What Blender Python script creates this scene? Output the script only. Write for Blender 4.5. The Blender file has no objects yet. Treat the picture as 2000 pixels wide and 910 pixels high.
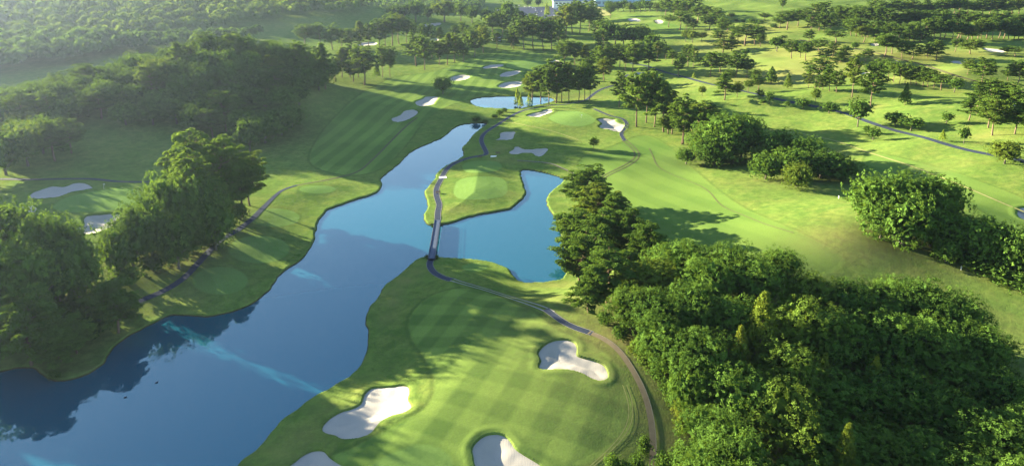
import bpy, math, random
import numpy as np
from math import radians, sin, cos, tan, pi

C = bpy.context.scene
COL = C.collection
rng = np.random.default_rng(7)
random.seed(7)

# ------------------------------------------------------------------ camera
CAMZ = 85.0
PITCH = radians(13.5)
F = 1333.0
ct, st = cos(PITCH), sin(PITCH)
cam_d = bpy.data.cameras.new('camera')
cam = bpy.data.objects.new('camera', cam_d)
COL.objects.link(cam)
cam.location = (0, 0, CAMZ)
cam.rotation_euler = (pi / 2 - PITCH, 0, 0)
cam_d.sensor_width = 36.0
cam_d.lens = 36.0 * F / 2000.0
cam_d.shift_y = -0.105
cam_d.clip_start = 1.0
cam_d.clip_end = 20000.0
C.camera = cam
C.render.resolution_x = 1024
C.render.resolution_y = 465

# ------------------------------------------------------------------ light
SUN_EL = radians(11.2)
LX, LY = 0.857, -0.515                       # where the light travels on the ground
SUN_AZ = math.atan2(-LX, -LY)              # angle from +Y towards +X of the sun itself
w = bpy.data.worlds.new('World')
C.world = w
w.use_nodes = True
nt = w.node_tree
sky = nt.nodes.new('ShaderNodeTexSky')
sky.sky_type = 'NISHITA'
sky.sun_disc = False
sky.sun_elevation = SUN_EL
sky.sun_rotation = SUN_AZ
sky.altitude = 100
sky.air_density = 1.0
sky.dust_density = 0.35
sky.ozone_density = 1.5
bg = nt.nodes['Background']
bg.inputs[1].default_value = 0.050
nt.links.new(sky.outputs[0], bg.inputs[0])
sun_d = bpy.data.lights.new('sun', 'SUN')
sun_d.energy = 5.0
sun_d.angle = radians(0.5)
sun_d.color = (1.0, 0.86, 0.58)
sun = bpy.data.objects.new('sun', sun_d)
COL.objects.link(sun)
sun.location = (-300, 250, 200)
from mathutils import Vector
sun.rotation_euler = Vector((LX * cos(SUN_EL), LY * cos(SUN_EL), -sin(SUN_EL))).to_track_quat('-Z', 'Y').to_euler()
C.view_settings.view_transform = 'Standard'
C.view_settings.look = 'None'
C.view_settings.exposure = 3.15
C.view_settings.gamma = 1.0
C.cycles.use_denoising = True
C.cycles.denoiser = 'OPENIMAGEDENOISE'
C.cycles.denoising_input_passes = 'RGB_ALBEDO_NORMAL'
C.cycles.denoising_prefilter = 'FAST'
C.cycles.max_bounces = 6
C.cycles.diffuse_bounces = 2
C.cycles.glossy_bounces = 2
C.cycles.transmission_bounces = 3
C.cycles.transparent_max_bounces = 4
C.cycles.volume_bounces = 0
C.cycles.caustics_reflective = False
C.cycles.caustics_refractive = False

# ------------------------------------------------------------------ maths helpers
def lattice(seed, n=64):
    return np.random.default_rng(seed).random((n, n)) * 2 - 1
_LAT = [lattice(s) for s in range(6)]
def vnoise(x, y, scale, k=0):
    L = _LAT[k]; n = L.shape[0]
    fx, fy = x / scale + 1000.0 + 7.3 * k, y / scale + 1000.0 + 3.1 * k
    ix, iy = np.floor(fx).astype(int), np.floor(fy).astype(int)
    tx, ty = fx - ix, fy - iy
    tx = tx * tx * (3 - 2 * tx); ty = ty * ty * (3 - 2 * ty)
    a = L[ix % n, iy % n]; b = L[(ix + 1) % n, iy % n]
    c = L[ix % n, (iy + 1) % n]; d = L[(ix + 1) % n, (iy + 1) % n]
    return (a * (1 - tx) + b * tx) * (1 - ty) + (c * (1 - tx) + d * tx) * ty
def sstep(a, b, x):
    t = np.clip((x - a) / (b - a), 0, 1)
    return t * t * (3 - 2 * t)

def smooth_poly(p, k=4, closed=True):
    p = np.asarray(p, float); n = len(p); out = []
    rngi = range(n) if closed else range(n - 1)
    for i in rngi:
        if closed:
            p0, p1, p2, p3 = p[i - 1], p[i], p[(i + 1) % n], p[(i + 2) % n]
        else:
            p0, p1, p2, p3 = p[max(i - 1, 0)], p[i], p[i + 1], p[min(i + 2, n - 1)]
        for j in range(k):
            t = j / k
            out.append(0.5 * ((2 * p1) + (-p0 + p2) * t + (2 * p0 - 5 * p1 + 4 * p2 - p3) * t * t + (-p0 + 3 * p1 - 3 * p2 + p3) * t ** 3))
    if not closed: out.append(p[-1])
    return np.array(out)

def sdf_poly(poly, x, y, pad=40.0):
    """signed distance, positive inside; beyond pad outside the box it is just -pad"""
    res = np.full(x.shape, -pad)
    x0, y0 = poly.min(0) - pad; x1, y1 = poly.max(0) + pad
    m = np.nonzero((x > x0) & (x < x1) & (y > y0) & (y < y1))[0]
    if len(m) == 0: return res
    if len(m) <= 3000:
        qx, qy = x[m][:, None], y[m][:, None]
        a = poly; b = np.roll(poly, -1, 0); e = b - a
        wx, wy = qx - a[:, 0], qy - a[:, 1]
        t = np.clip((wx * e[:, 0] + wy * e[:, 1]) / (e[:, 0] ** 2 + e[:, 1] ** 2 + 1e-12), 0, 1)
        d = np.sqrt(((wx - e[:, 0] * t) ** 2 + (wy - e[:, 1] * t) ** 2).min(1))
        ey = np.where(e[:, 1] == 0, 1e-12, e[:, 1])
        c = ((a[:, 1] > qy) != (b[:, 1] > qy)) & (qx < e[:, 0] * (qy - a[:, 1]) / ey + a[:, 0])
        ins = (c.sum(1) % 2) == 1
        res[m] = np.maximum(np.where(ins, d, -d), -pad)
        return res
    for s in range(0, len(m), 200000):
        mm = m[s:s + 200000]
        qx, qy = x[mm], y[mm]
        d2 = np.full(len(mm), 1e18); ins = np.zeros(len(mm), bool)
        n = len(poly)
        for i in range(n):
            ax, ay = poly[i]; bx, by = poly[(i + 1) % n]
            ex, ey = bx - ax, by - ay
            wx, wy = qx - ax, qy - ay
            t = np.clip((wx * ex + wy * ey) / (ex * ex + ey * ey + 1e-12), 0, 1)
            dx, dy = wx - ex * t, wy - ey * t
            np.minimum(d2, dx * dx + dy * dy, out=d2)
            if ay != by:
                c = ((ay > qy) != (by > qy)) & (qx < ex * (qy - ay) / ey + ax)
                ins ^= c
        d = np.sqrt(d2)
        res[mm] = np.maximum(np.where(ins, d, -d), -pad)
    return res

# flat projection (level water) and terrain projection
def flat(px, py, z=0.0):
    u = (px - 1000) / F; v = (py - 245) / F
    t = (CAMZ - z) / (st + v * ct)
    return u * t, (ct - v * st) * t
def flat_arr(a, z=0.0):
    a = np.asarray(a, float); x, y = flat(a[:, 0], a[:, 1], z)
    return np.stack([x, y], 1)

# ------------------------------------------------------------------ lake outlines (measured on the photograph)
LAKE_PX = [(-350, 770), (-150, 745), (0, 728), (30, 721), (62, 720), (75, 730), (95, 741), (125, 744), (160, 737), (190, 722), (210, 703), (218, 688),
    (235, 670), (265, 650), (300, 632), (325, 619), (355, 615), (400, 619), (440, 612), (475, 602), (500, 588), (522, 570), (540, 548), (546, 538), (565, 522),
    (590, 508), (605, 490), (615, 465), (618, 440), (625, 428), (640, 412), (670, 400), (700, 390), (730, 380), (742, 370), (746, 360), (742, 350), (760, 337), (775, 325),
    (790, 310), (808, 295), (830, 285), (860, 271), (875, 262), (885, 252), (900, 245), (920, 242), (950, 242), (945, 248), (928, 260), (920, 268), (915, 278), (905, 287),
    (903, 292), (906, 302), (895, 312), (880, 320), (862, 330), (850, 343), (848, 350), (842, 358), (832, 370), (829, 378), (832, 390), (837, 403), (830, 415), (827, 425),
    (832, 437), (845, 441), (875, 437), (905, 428), (950, 418), (985, 412), (1000, 408), (1015, 395), (1025, 385), (1028, 375), (1022, 360), (1018, 350), (1018, 338), (1022, 333),
    (1040, 334), (1070, 340), (1098, 347), (1103, 350), (1095, 360), (1085, 368), (1072, 380), (1068, 395), (1072, 410), (1085, 425), (1091, 440), (1096, 460), (1102, 490), (1107, 520),
    (1100, 545), (1080, 550), (1050, 553), (1025, 553), (1010, 545), (1000, 535), (990, 525), (975, 518), (950, 511), (900, 507), (850, 503), (825, 504), (810, 510), (798, 520), (785, 535),
    (765, 548), (750, 560), (740, 575), (730, 590), (720, 605), (716, 620), (718, 640), (722, 660), (720, 675), (716, 690), (700, 715), (680, 738), (655, 755), (625, 770),
    (600, 785), (570, 805), (545, 825), (535, 840), (520, 860), (500, 880), (470, 908), (420, 960), (330, 1060), (-500, 1100), (-900, 950)]
POND_PX = [(919, 197), (925, 205), (940, 210), (960, 212), (1000, 214), (1025, 211), (1060, 204), (1082, 197), (1070, 191), (1040, 190), (1000, 189), (960, 190), (935, 192)]
LAKE = flat_arr(smooth_poly(LAKE_PX, 2))
POND = flat_arr(smooth_poly(POND_PX, 3))

# ------------------------------------------------------------------ terrain
# hills: centre x, y, half-length, half-width, turn (deg), height
HILLS = [
    (-172, 388, 46, 36, 0, 22), (-222, 345, 36, 32, 0, 7), (-136, 392, 26, 28, 0, 8),
    (-420, 830, 260, 100, -12, 20), (-200, 850, 80, 70, 0, 14), (-760, 820, 200, 120, 0, 14),
    (-150, 180, 36, 50, 0, 4.0),
    (150, 1500, 900, 120, 0, 12),
]
def bump_px(px, py, r, h, r2=None, turn=0):
    x, y = flat(px, py, 2.0)
    HILLS.append((x, y, r, r2 or r, turn, h))
for b in [(1612, 232, 24, 3.2, 14), (1868, 282, 26, 3.4, 15), (1885, 215, 26, 3.0, 14), (1965, 345, 32, 3.6, 18), (1450, 222, 26, 2.6, 16), (1500, 400, 22, 1.4, 14),
          (1690, 480, 26, 4.2, 16), (1770, 520, 30, 3.0, 16), (1110, 240, 20, 2.4, 13), (1330, 240, 24, 1.6), (1600, 165, 40, 2.6, 18), (1780, 180, 34, 2.8, 14), (1390, 200, 20, 2.2, 10),
          (938, 369, 17, .8, 13), (944, 327, 14, .9, 11), (430, 546, 10, 1.0, 7), (505, 486, 11, 1.1, 8), (535, 424, 10, 1.0, 8), (620, 368, 9, .9, 7),
          (1020, 720, 34, 2.0, 30), (880, 820, 26, 1.5), (1290, 480, 40, 2.0, 30), (1410, 650, 30, 8.5, 26), (1850, 830, 40, -7, 32), (190, 395, 22, 1.6, 14), (1010, 130, 45, 2.0, 25), (1060, 310, 16, 1.2, 9)]:
    bump_px(*b)

def h_base(x, y):
    z = 0.9 + 0.55 * vnoise(x, y, 46, 0) + 0.22 * vnoise(x, y, 17, 1)
    far = sstep(250, 420, y)
    right = sstep(30, 120, x)
    z = z + right * (1.5 * vnoise(x, y, 38, 2) + 0.5 * vnoise(x, y, 15, 3)) + far * 1.2 * vnoise(x, y, 70, 4)
    z = z + 26.0 * sstep(20, 340, x) + 6.0 * sstep(350, 900, y)
    for cx, cy, a, b, t, h in HILLS:
        c, s = cos(radians(t)), sin(radians(t))
        dx, dy = x - cx, y - cy
        u, v = (dx * c + dy * s) / a, (-dx * s + dy * c) / b
        z = z + h * np.exp(-0.5 * (u * u + v * v))
    return z
def water_d(x, y):
    return np.maximum(sdf_poly(LAKE, x, y, 60.0), sdf_poly(POND, x, y, 60.0))
_gx, _gy = np.arange(-260, 140, 2.5), np.arange(40, 480, 2.5)
_GX, _GY = np.meshgrid(_gx, _gy, indexing='ij')
_WG = water_d(_GX.ravel(), _GY.ravel()).reshape(_GX.shape)
def water_fast(x, y):
    fx, fy = np.clip((x + 260) / 2.5, 0, len(_gx) - 1.001), np.clip((y - 40) / 2.5, 0, len(_gy) - 1.001)
    ix, iy = fx.astype(int), fy.astype(int); tx, ty = fx - ix, fy - iy
    return (_WG[ix, iy] * (1 - tx) + _WG[ix + 1, iy] * tx) * (1 - ty) + (_WG[ix, iy + 1] * (1 - tx) + _WG[ix + 1, iy + 1] * tx) * ty
def h_terrain(x, y, wd=None):
    if wd is None: wd = water_d(x, y)
    d = -wd + np.where(np.abs(wd) < 3, .30 * vnoise(x, y, 2.3, 5) + .35 * vnoise(x, y, 7.0, 4), 0)      # metres of dry land
    hb = np.maximum(h_base(x, y), 0.25)
    bank = np.where(d < 0, np.maximum(d, -2.0) * 0.8, np.minimum(d * 1.5, 0.5))
    return bank + hb * sstep(0.3, 26.0, d)

def ground(px, py):
    """where the line of sight through a photograph pixel meets the terrain"""
    px = np.atleast_1d(np.asarray(px, float)); py = np.atleast_1d(np.asarray(py, float))
    u = (px - 1000) / F; v = (py - 245) / F
    dx, dy, dz = u, ct - v * st, -st - v * ct
    lo = np.maximum((CAMZ - 62.0) / np.maximum(-dz, 1e-3), 30.0); done = np.zeros(px.shape, bool); hi = np.full(px.shape, 3000.0); t = lo.copy()
    lo_ = lo.copy()
    for i in range(300):
        t2 = t * 1.015
        z = h_terrain(dx * t2, dy * t2, water_fast(dx * t2, dy * t2))
        hit = (~done) & (CAMZ + dz * t2 <= z)
        lo_[hit] = t[hit]; hi[hit] = t2[hit]; done |= hit
        t = t2
        if done.all(): break
    lo_ = lo_ * .985; hi = np.minimum(hi * 1.012, 3400)
    for i in range(15):
        m = 0.5 * (lo_ + hi)
        below = CAMZ + dz * m <= h_terrain(dx * m, dy * m)
        hi = np.where(below, m, hi); lo_ = np.where(below, lo_, m)
    return np.stack([dx * hi, dy * hi], 1)
def gpoly(p, k=4):
    p = smooth_poly(p, k); return ground(p[:, 0], p[:, 1])
def gline(p, k=5):
    p = smooth_poly(p, k, False); return ground(p[:, 0], p[:, 1])
def ell(cx, cy, rx, ry, n=14):
    return [(cx + rx * cos(2 * pi * i / n), cy + ry * sin(2 * pi * i / n)) for i in range(n)]

# ------------------------------------------------------------------ materials
def mat(name):
    m = bpy.data.materials.new(name); m.use_nodes = True
    return m, m.node_tree, m.node_tree.nodes['Principled BSDF']
def node(t, kind, **kw):
    n = t.nodes.new(kind)
    for k, v in kw.items(): setattr(n, k, v)
    return n
def simple(name, col, rough=0.7, var=0.12, scale=1.5, metal=0.0):
    m, t, b = mat(name)
    n = node(t, 'ShaderNodeTexNoise'); n.inputs['Scale'].default_value = scale; n.inputs['Detail'].default_value = 5
    g = node(t, 'ShaderNodeNewGeometry'); t.links.new(g.outputs['Position'], n.inputs['Vector'])
    mx = node(t, 'ShaderNodeMix', data_type='RGBA')
    mx.inputs[6].default_value = (*[c * (1 - var) for c in col], 1); mx.inputs[7].default_value = (*[min(1, c * (1 + var)) for c in col], 1)
    t.links.new(n.outputs[0], mx.inputs[0]); t.links.new(mx.outputs[2], b.inputs['Base Color'])
    b.inputs['Specular IOR Level'].default_value = 0.5 if rough < .4 else 0.12 if rough < .6 else 0.03; b.inputs['Roughness'].default_value = rough; b.inputs['Metallic'].default_value = metal
    return m

def leaf_mat(name, dark, light, translucent, rand=0.35, sat_yellow=(0.16, 0.17, 0.02)):
    m, t, b = mat(name)
    oi = node(t, 'ShaderNodeObjectInfo')
    at = node(t, 'ShaderNodeAttribute', attribute_name='tint')
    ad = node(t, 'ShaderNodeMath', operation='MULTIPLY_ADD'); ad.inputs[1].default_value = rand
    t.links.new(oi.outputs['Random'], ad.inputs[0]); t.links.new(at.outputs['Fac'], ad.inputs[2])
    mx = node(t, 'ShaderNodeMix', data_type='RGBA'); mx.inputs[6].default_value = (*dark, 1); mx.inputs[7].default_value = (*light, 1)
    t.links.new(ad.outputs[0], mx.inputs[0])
    # a few trees lean towards yellow
    mr = node(t, 'ShaderNodeMapRange'); mr.inputs[1].default_value = 0.84; mr.inputs[2].default_value = 1.0; mr.inputs[4].default_value = 0.32
    mu = node(t, 'ShaderNodeMath', operation='MULTIPLY'); mu.inputs[1].default_value = 7.31
    fr = node(t, 'ShaderNodeMath', operation='FRACT')
    t.links.new(oi.outputs['Random'], mu.inputs[0]); t.links.new(mu.outputs[0], fr.inputs[0]); t.links.new(fr.outputs[0], mr.inputs[0])
    my = node(t, 'ShaderNodeMix', data_type='RGBA'); my.inputs[7].default_value = (*sat_yellow, 1)
    t.links.new(mr.outputs[0], my.inputs[0]); t.links.new(mx.outputs[2], my.inputs[6])
    t.links.new(my.outputs[2], b.inputs['Base Color'])
    b.inputs['Roughness'].default_value = 0.62
    b.inputs['Specular IOR Level'].default_value = 0.0
    tr = node(t, 'ShaderNodeBsdfTranslucent'); ms = node(t, 'ShaderNodeMixShader'); ms.inputs[0].default_value = translucent
    tc = node(t, 'ShaderNodeMix', data_type='RGBA', blend_type='MULTIPLY'); tc.inputs[0].default_value = 1.0; tc.inputs[7].default_value = (1.75, 1.5, 0.9, 1)
    t.links.new(my.outputs[2], tc.inputs[6]); t.links.new(tc.outputs[2], tr.inputs['Color'])
    t.links.new(b.outputs[0], ms.inputs[1]); t.links.new(tr.outputs[0], ms.inputs[2])
    t.links.new(ms.outputs[0], t.nodes['Material Output'].inputs['Surface'])
    return m
M_BROAD = leaf_mat('broad_leaves', (0.024, 0.058, 0.013), (0.112, 0.205, 0.034), 0.24)
M_PINE = leaf_mat('pine_needles', (0.034, 0.075, 0.016), (0.115, 0.200, 0.034), 0.32)
M_CONE = leaf_mat('conifer_sprays', (0.075, 0.12, 0.018), (0.15, 0.20, 0.028), 0.25)
M_YOUNG = leaf_mat('young_leaves', (0.13, 0.20, 0.03), (0.20, 0.28, 0.04), 0.35)
M_BARK = simple('pine_bark', (0.16, 0.115, 0.085), 0.9, 0.35, 2.5)
M_BARK2 = simple('grey_bark', (0.13, 0.115, 0.095), 0.9, 0.3, 2.5)

def ground_mat():
    m, t, b = mat('turf')
    L = t.links.new
    g = node(t, 'ShaderNodeNewGeometry')
    def att(n):
        return node(t, 'ShaderNodeAttribute', attribute_name=n).outputs['Fac']
    def noise(scale, detail=5, rough=0.6, dist=0.0):
        n = node(t, 'ShaderNodeTexNoise'); n.inputs['Scale'].default_value = scale; n.inputs['Detail'].default_value = detail
        n.inputs['Roughness'].default_value = rough; n.inputs['Distortion'].default_value = dist
        L(g.outputs['Position'], n.inputs['Vector']); return n.outputs[0]
    def rng_(src, a, c, lo=0.0, hi=1.0, smooth=False):
        r = node(t, 'ShaderNodeMapRange'); r.inputs[1].default_value = a; r.inputs[2].default_value = c; r.inputs[3].default_value = lo; r.inputs[4].default_value = hi
        if smooth: r.interpolation_type = 'SMOOTHSTEP'
        L(src, r.inputs[0]); return r.outputs[0]
    def mth(op, a, c=None):
        n = node(t, 'ShaderNodeMath', operation=op)
        for i, q in enumerate((a, c)):
            if q is None: continue
            if isinstance(q, (int, float)): n.inputs[i].default_value = q
            else: L(q, n.inputs[i])
        return n.outputs[0]
    def mixc(f, a, c):
        n = node(t, 'ShaderNodeMix', data_type='RGBA')
        if isinstance(f, (int, float)): n.inputs[0].default_value = f
        else: L(f, n.inputs[0])
        for i, q in ((6, a), (7, c)):
            if isinstance(q, tuple): n.inputs[i].default_value = (*q, 1)
            else: L(q, n.inputs[i])
        return n.outputs[2]
    nl, nm, nf, nff = noise(0.022, 4), noise(0.11, 5, .65, .6), noise(0.6, 5, .7), noise(2.6, 4, .7)
    rough = mixc(rng_(nl, .35, .65), (0.098, 0.168, 0.034), (0.145, 0.222, 0.044))
    rough = mixc(rng_(nm, .42, .72), rough, (0.180, 0.215, 0.052))
    rough = mixc(rng_(nf, .45, .75, 0, .7), rough, (0.055, 0.098, 0.026))
    # mown turf: broad light and dark bands laid by the mower
    s1 = rng_(mth('SINE', att('stripe_u')), -.45, .45, 0, 1, True)
    s2 = rng_(mth('SINE', att('stripe_v')), -.45, .45, 0, 1, True)
    band = mth('ADD', mth('MULTIPLY', s1, .55), mth('MULTIPLY', s2, .45))
    band = mth('ADD', band, rng_(nm, .3, .7, -.22, .22))
    band = mth('MULTIPLY', band, att('stripe_amp'))
    fair = mixc(band, (0.074, 0.142, 0.032), (0.180, 0.275, 0.058))
    fair = mixc(rng_(nl, .35, .7, 0, .4), fair, (0.170, 0.235, 0.050))
    npat = noise(.28, 6, .7, .3)
    rough = mixc(rng_(npat, .44, .62, 0, .55), rough, (0.062, 0.118, 0.026))
    rough = mixc(rng_(npat, .44, .36, 0, .45), rough, (0.180, 0.225, 0.056))
    wob = rng_(nm, 0, 1, -.6, .6)
    base = mixc(rng_(mth('ADD', att('fairway_d'), wob), -.5, .5, 0, 1, True), rough, fair)
    edge = mth('MULTIPLY', rng_(mth('ADD', att('fairway_d'), wob), -1.5, -.7, 0, .4, True), rng_(mth('ADD', att('fairway_d'), wob), -.5, .1, 1, 0, True))
    base = mixc(edge, base, (0.045, 0.090, 0.022))
    green = mixc(rng_(nm, .3, .7), (0.120, 0.210, 0.052), (0.150, 0.250, 0.062))
    base = mixc(rng_(att('green_d'), -1.2, -.6, 0, .22), base, (0.060, 0.120, 0.026))
    base = mixc(rng_(mth('ADD', att('green_d'), rng_(nf, 0, 1, -.3, .3)), -.35, .35), base, green)
    # dry, worn grass and bare earth
    dry = mth('MULTIPLY', att('dry'), rng_(nf, .25, .7, .45, 1.1))
    base = mixc(mth('MINIMUM', dry, .95), base, (0.26, 0.235, 0.085))
    wood = mth('MULTIPLY', att('litter'), rng_(nf, .3, .6, .5, 1))
    base = mixc(wood, base, (0.085, 0.070, 0.040))
    # wet earth along the waterline
    sep = node(t, 'ShaderNodeSeparateXYZ'); L(g.outputs['Position'], sep.inputs[0])
    zz = mth('ADD', sep.outputs[2], rng_(nf, 0, 1, -.2, .2))
    base = mixc(rng_(zz, .12, .34, 1, 0), base, (0.040, 0.036, 0.024))
    # blades
    base = mixc(rng_(nff, .3, .7, 0, .5), base, mixc(.5, base, (0.03, 0.055, 0.012)))
    L(base, b.inputs['Base Color'])
    b.inputs['Roughness'].default_value = 0.85
    b.inputs['Specular IOR Level'].default_value = 0.0
    bp = node(t, 'ShaderNodeBump'); bp.inputs['Strength'].default_value = 0.55; bp.inputs['Distance'].default_value = 0.35
    hh = mth('ADD', mth('MULTIPLY', nf, .6), mth('MULTIPLY', nff, .4))
    amp = rng_(att('fairway_d'), -1, 1, 1, .35)
    L(mth('MULTIPLY', hh, amp), bp.inputs['Height']); L(bp.outputs[0], b.inputs['Normal'])
    return m
M_TURF = ground_mat()

def sand_mat():
    m, t, b = mat('sand')
    g = node(t, 'ShaderNodeNewGeometry')
    n = node(t, 'ShaderNodeTexNoise'); n.inputs['Scale'].default_value = 0.5; n.inputs['Detail'].default_value = 6
    wv = node(t, 'ShaderNodeTexWave'); wv.inputs['Scale'].default_value = 0.7; wv.inputs['Distortion'].default_value = 6; wv.inputs['Detail'].default_value = 2
    for q in (n, wv): t.links.new(g.outputs['Position'], q.inputs['Vector'])
    mx = node(t, 'ShaderNodeMix', data_type='RGBA'); mx.inputs[6].default_value = (0.29, 0.272, 0.245, 1); mx.inputs[7].default_value = (0.34, 0.322, 0.296, 1)
    t.links.new(n.outputs[0], mx.inputs[0]); t.links.new(mx.outputs[2], b.inputs['Base Color']); b.inputs['Roughness'].default_value = 0.95
    bp = node(t, 'ShaderNodeBump'); bp.inputs['Strength'].default_value = 0.06; bp.inputs['Distance'].default_value = 0.05
    t.links.new(wv.outputs['Fac'], bp.inputs['Height']); t.links.new(bp.outputs[0], b.inputs['Normal'])
    return m
M_SAND = sand_mat()
def water_mat():
    m, t, b = mat('lake_water')
    b.inputs['Base Color'].default_value = (0.006, 0.068, 0.108, 1)
    b.inputs['Roughness'].default_value = 0.03
    b.inputs['IOR'].default_value = 1.9
    b.inputs['Specular Tint'].default_value = (0.46, 0.84, 1.0, 1)
    g = node(t, 'ShaderNodeNewGeometry'); n = node(t, 'ShaderNodeTexNoise'); n.inputs['Scale'].default_value = 0.35; n.inputs['Detail'].default_value = 3
    t.links.new(g.outputs['Position'], n.inputs['Vector'])
    bp = node(t, 'ShaderNodeBump'); bp.inputs['Strength'].default_value = 0.025; bp.inputs['Distance'].default_value = 0.05
    t.links.new(n.outputs[0], bp.inputs['Height']); t.links.new(bp.outputs[0], b.inputs['Normal'])
    return m
M_WATER = water_mat()
M_ASPHALT = simple('asphalt', (0.030, 0.040, 0.066), 0.7, 0.25, 0.8)
M_KERB = simple('concrete', (0.24, 0.235, 0.22), 0.85, 0.15, 1.2)
M_DECK = simple('bridge_deck', (0.075, 0.10, 0.16), 0.6, 0.18, 0.9)
M_DIRT = simple('earth_path', (0.145, 0.122, 0.085), 0.95, 0.25, 0.9)
M_LINE = simple('worn_line', (0.09, 0.085, 0.05), 0.95, 0.3, 1.0)
M_PALE = simple('pale_track', (0.19, 0.20, 0.075), 0.95, 0.3, 1.0)
M_STEEL = simple('grey_steel', (0.06, 0.075, 0.11), 0.5, 0.1, 2.0, 0.4)
M_WHITE = simple('white_paint', (0.78, 0.78, 0.76), 0.5, 0.05, 1.0)
M_ROOF = simple('blue_grey_roof', (0.16, 0.20, 0.27), 0.6, 0.15, 0.6)
M_BLUE = simple('pale_blue_cladding', (0.34, 0.48, 0.60), 0.6, 0.08, 0.2)
M_GLASS = simple('dark_glass', (0.03, 0.04, 0.055), 0.08, 0.1, 1.0)
M_DARK = simple('dark_rubber', (0.02, 0.02, 0.022), 0.8, 0.1, 3.0)
M_WOOD = simple('weathered_wood', (0.14, 0.10, 0.07), 0.85, 0.2, 2.0)
M_RED = simple('red_cloth', (0.5, 0.05, 0.04), 0.8, 0.1, 3.0)

# ------------------------------------------------------------------ object helpers
def mesh_np(name, verts, faces, material, smooth=False):
    """faces: (n,k) array of equal sized polygons"""
    me = bpy.data.meshes.new(name)
    verts = np.asarray(verts, np.float32); faces = np.asarray(faces, np.int32)
    n, k = faces.shape
    me.vertices.add(len(verts)); me.vertices.foreach_set('co', verts.ravel())
    me.loops.add(n * k); me.loops.foreach_set('vertex_index', faces.ravel())
    me.polygons.add(n); me.polygons.foreach_set('loop_start', np.arange(0, n * k, k, dtype=np.int32))
    me.polygons.foreach_set('use_smooth', np.full(n, smooth))
    for mm in (material if isinstance(material, (list, tuple)) else [material]): me.materials.append(mm)
    me.update(calc_edges=True)
    return me
def link(name, me, parent=None, label=None, cat=None, group=None, kind=None, loc=None):
    o = bpy.data.objects.new(name, me); COL.objects.link(o)
    if parent: o.parent = parent
    if loc is not None: o.location = loc
    if label: o['label'] = label
    if cat: o['category'] = cat
    if group: o['group'] = group
    if kind: o['kind'] = kind
    return o
class MB:
    """gathers boxes and tubes into one mesh"""
    def __init__(s): s.v = []; s.f = []
    def add(s, v, f):
        o = len(s.v); s.v += [tuple(q) for q in v]; s.f += [tuple(i + o for i in q) for q in f]
    def box(s, x0, x1, y0, y1, z0, z1):
        s.add([(x0, y0, z0), (x1, y0, z0), (x1, y1, z0), (x0, y1, z0), (x0, y0, z1), (x1, y0, z1), (x1, y1, z1), (x0, y1, z1)],
              [(3, 2, 1, 0), (4, 5, 6, 7), (0, 1, 5, 4), (1, 2, 6, 5), (2, 3, 7, 6), (3, 0, 4, 7)])
    def tube(s, pts, rad, n=6, cap=True):
        pts = [Vector(p) for p in pts]; rings = []
        for i, p in enumerate(pts):
            d = (pts[min(i + 1, len(pts) - 1)] - pts[max(i - 1, 0)]).normalized()
            a = d.orthogonal().normalized(); b2 = d.cross(a)
            r = rad[i] if isinstance(rad, (list, tuple)) else rad
            rings.append([p + (a * cos(2 * pi * k / n) + b2 * sin(2 * pi * k / n)) * r for k in range(n)])
        v = [q for r in rings for q in r]; f = []
        for i in range(len(pts) - 1):
            for k in range(n): f.append((i * n + k, i * n + (k + 1) % n, (i + 1) * n + (k + 1) % n, (i + 1) * n + k))
        if cap: f.append(tuple(range(n - 1, -1, -1))); f.append(tuple((len(pts) - 1) * n + k for k in range(n)))
        s.add(v, f)
    def mesh(s, name, m, smooth=False):
        me = bpy.data.meshes.new(name); me.from_pydata(s.v, [], s.f)
        for mm in (m if isinstance(m, (list, tuple)) else [m]): me.materials.append(mm)
        if smooth: me.polygons.foreach_set('use_smooth', [True] * len(me.polygons))
        me.update(); return me

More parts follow.
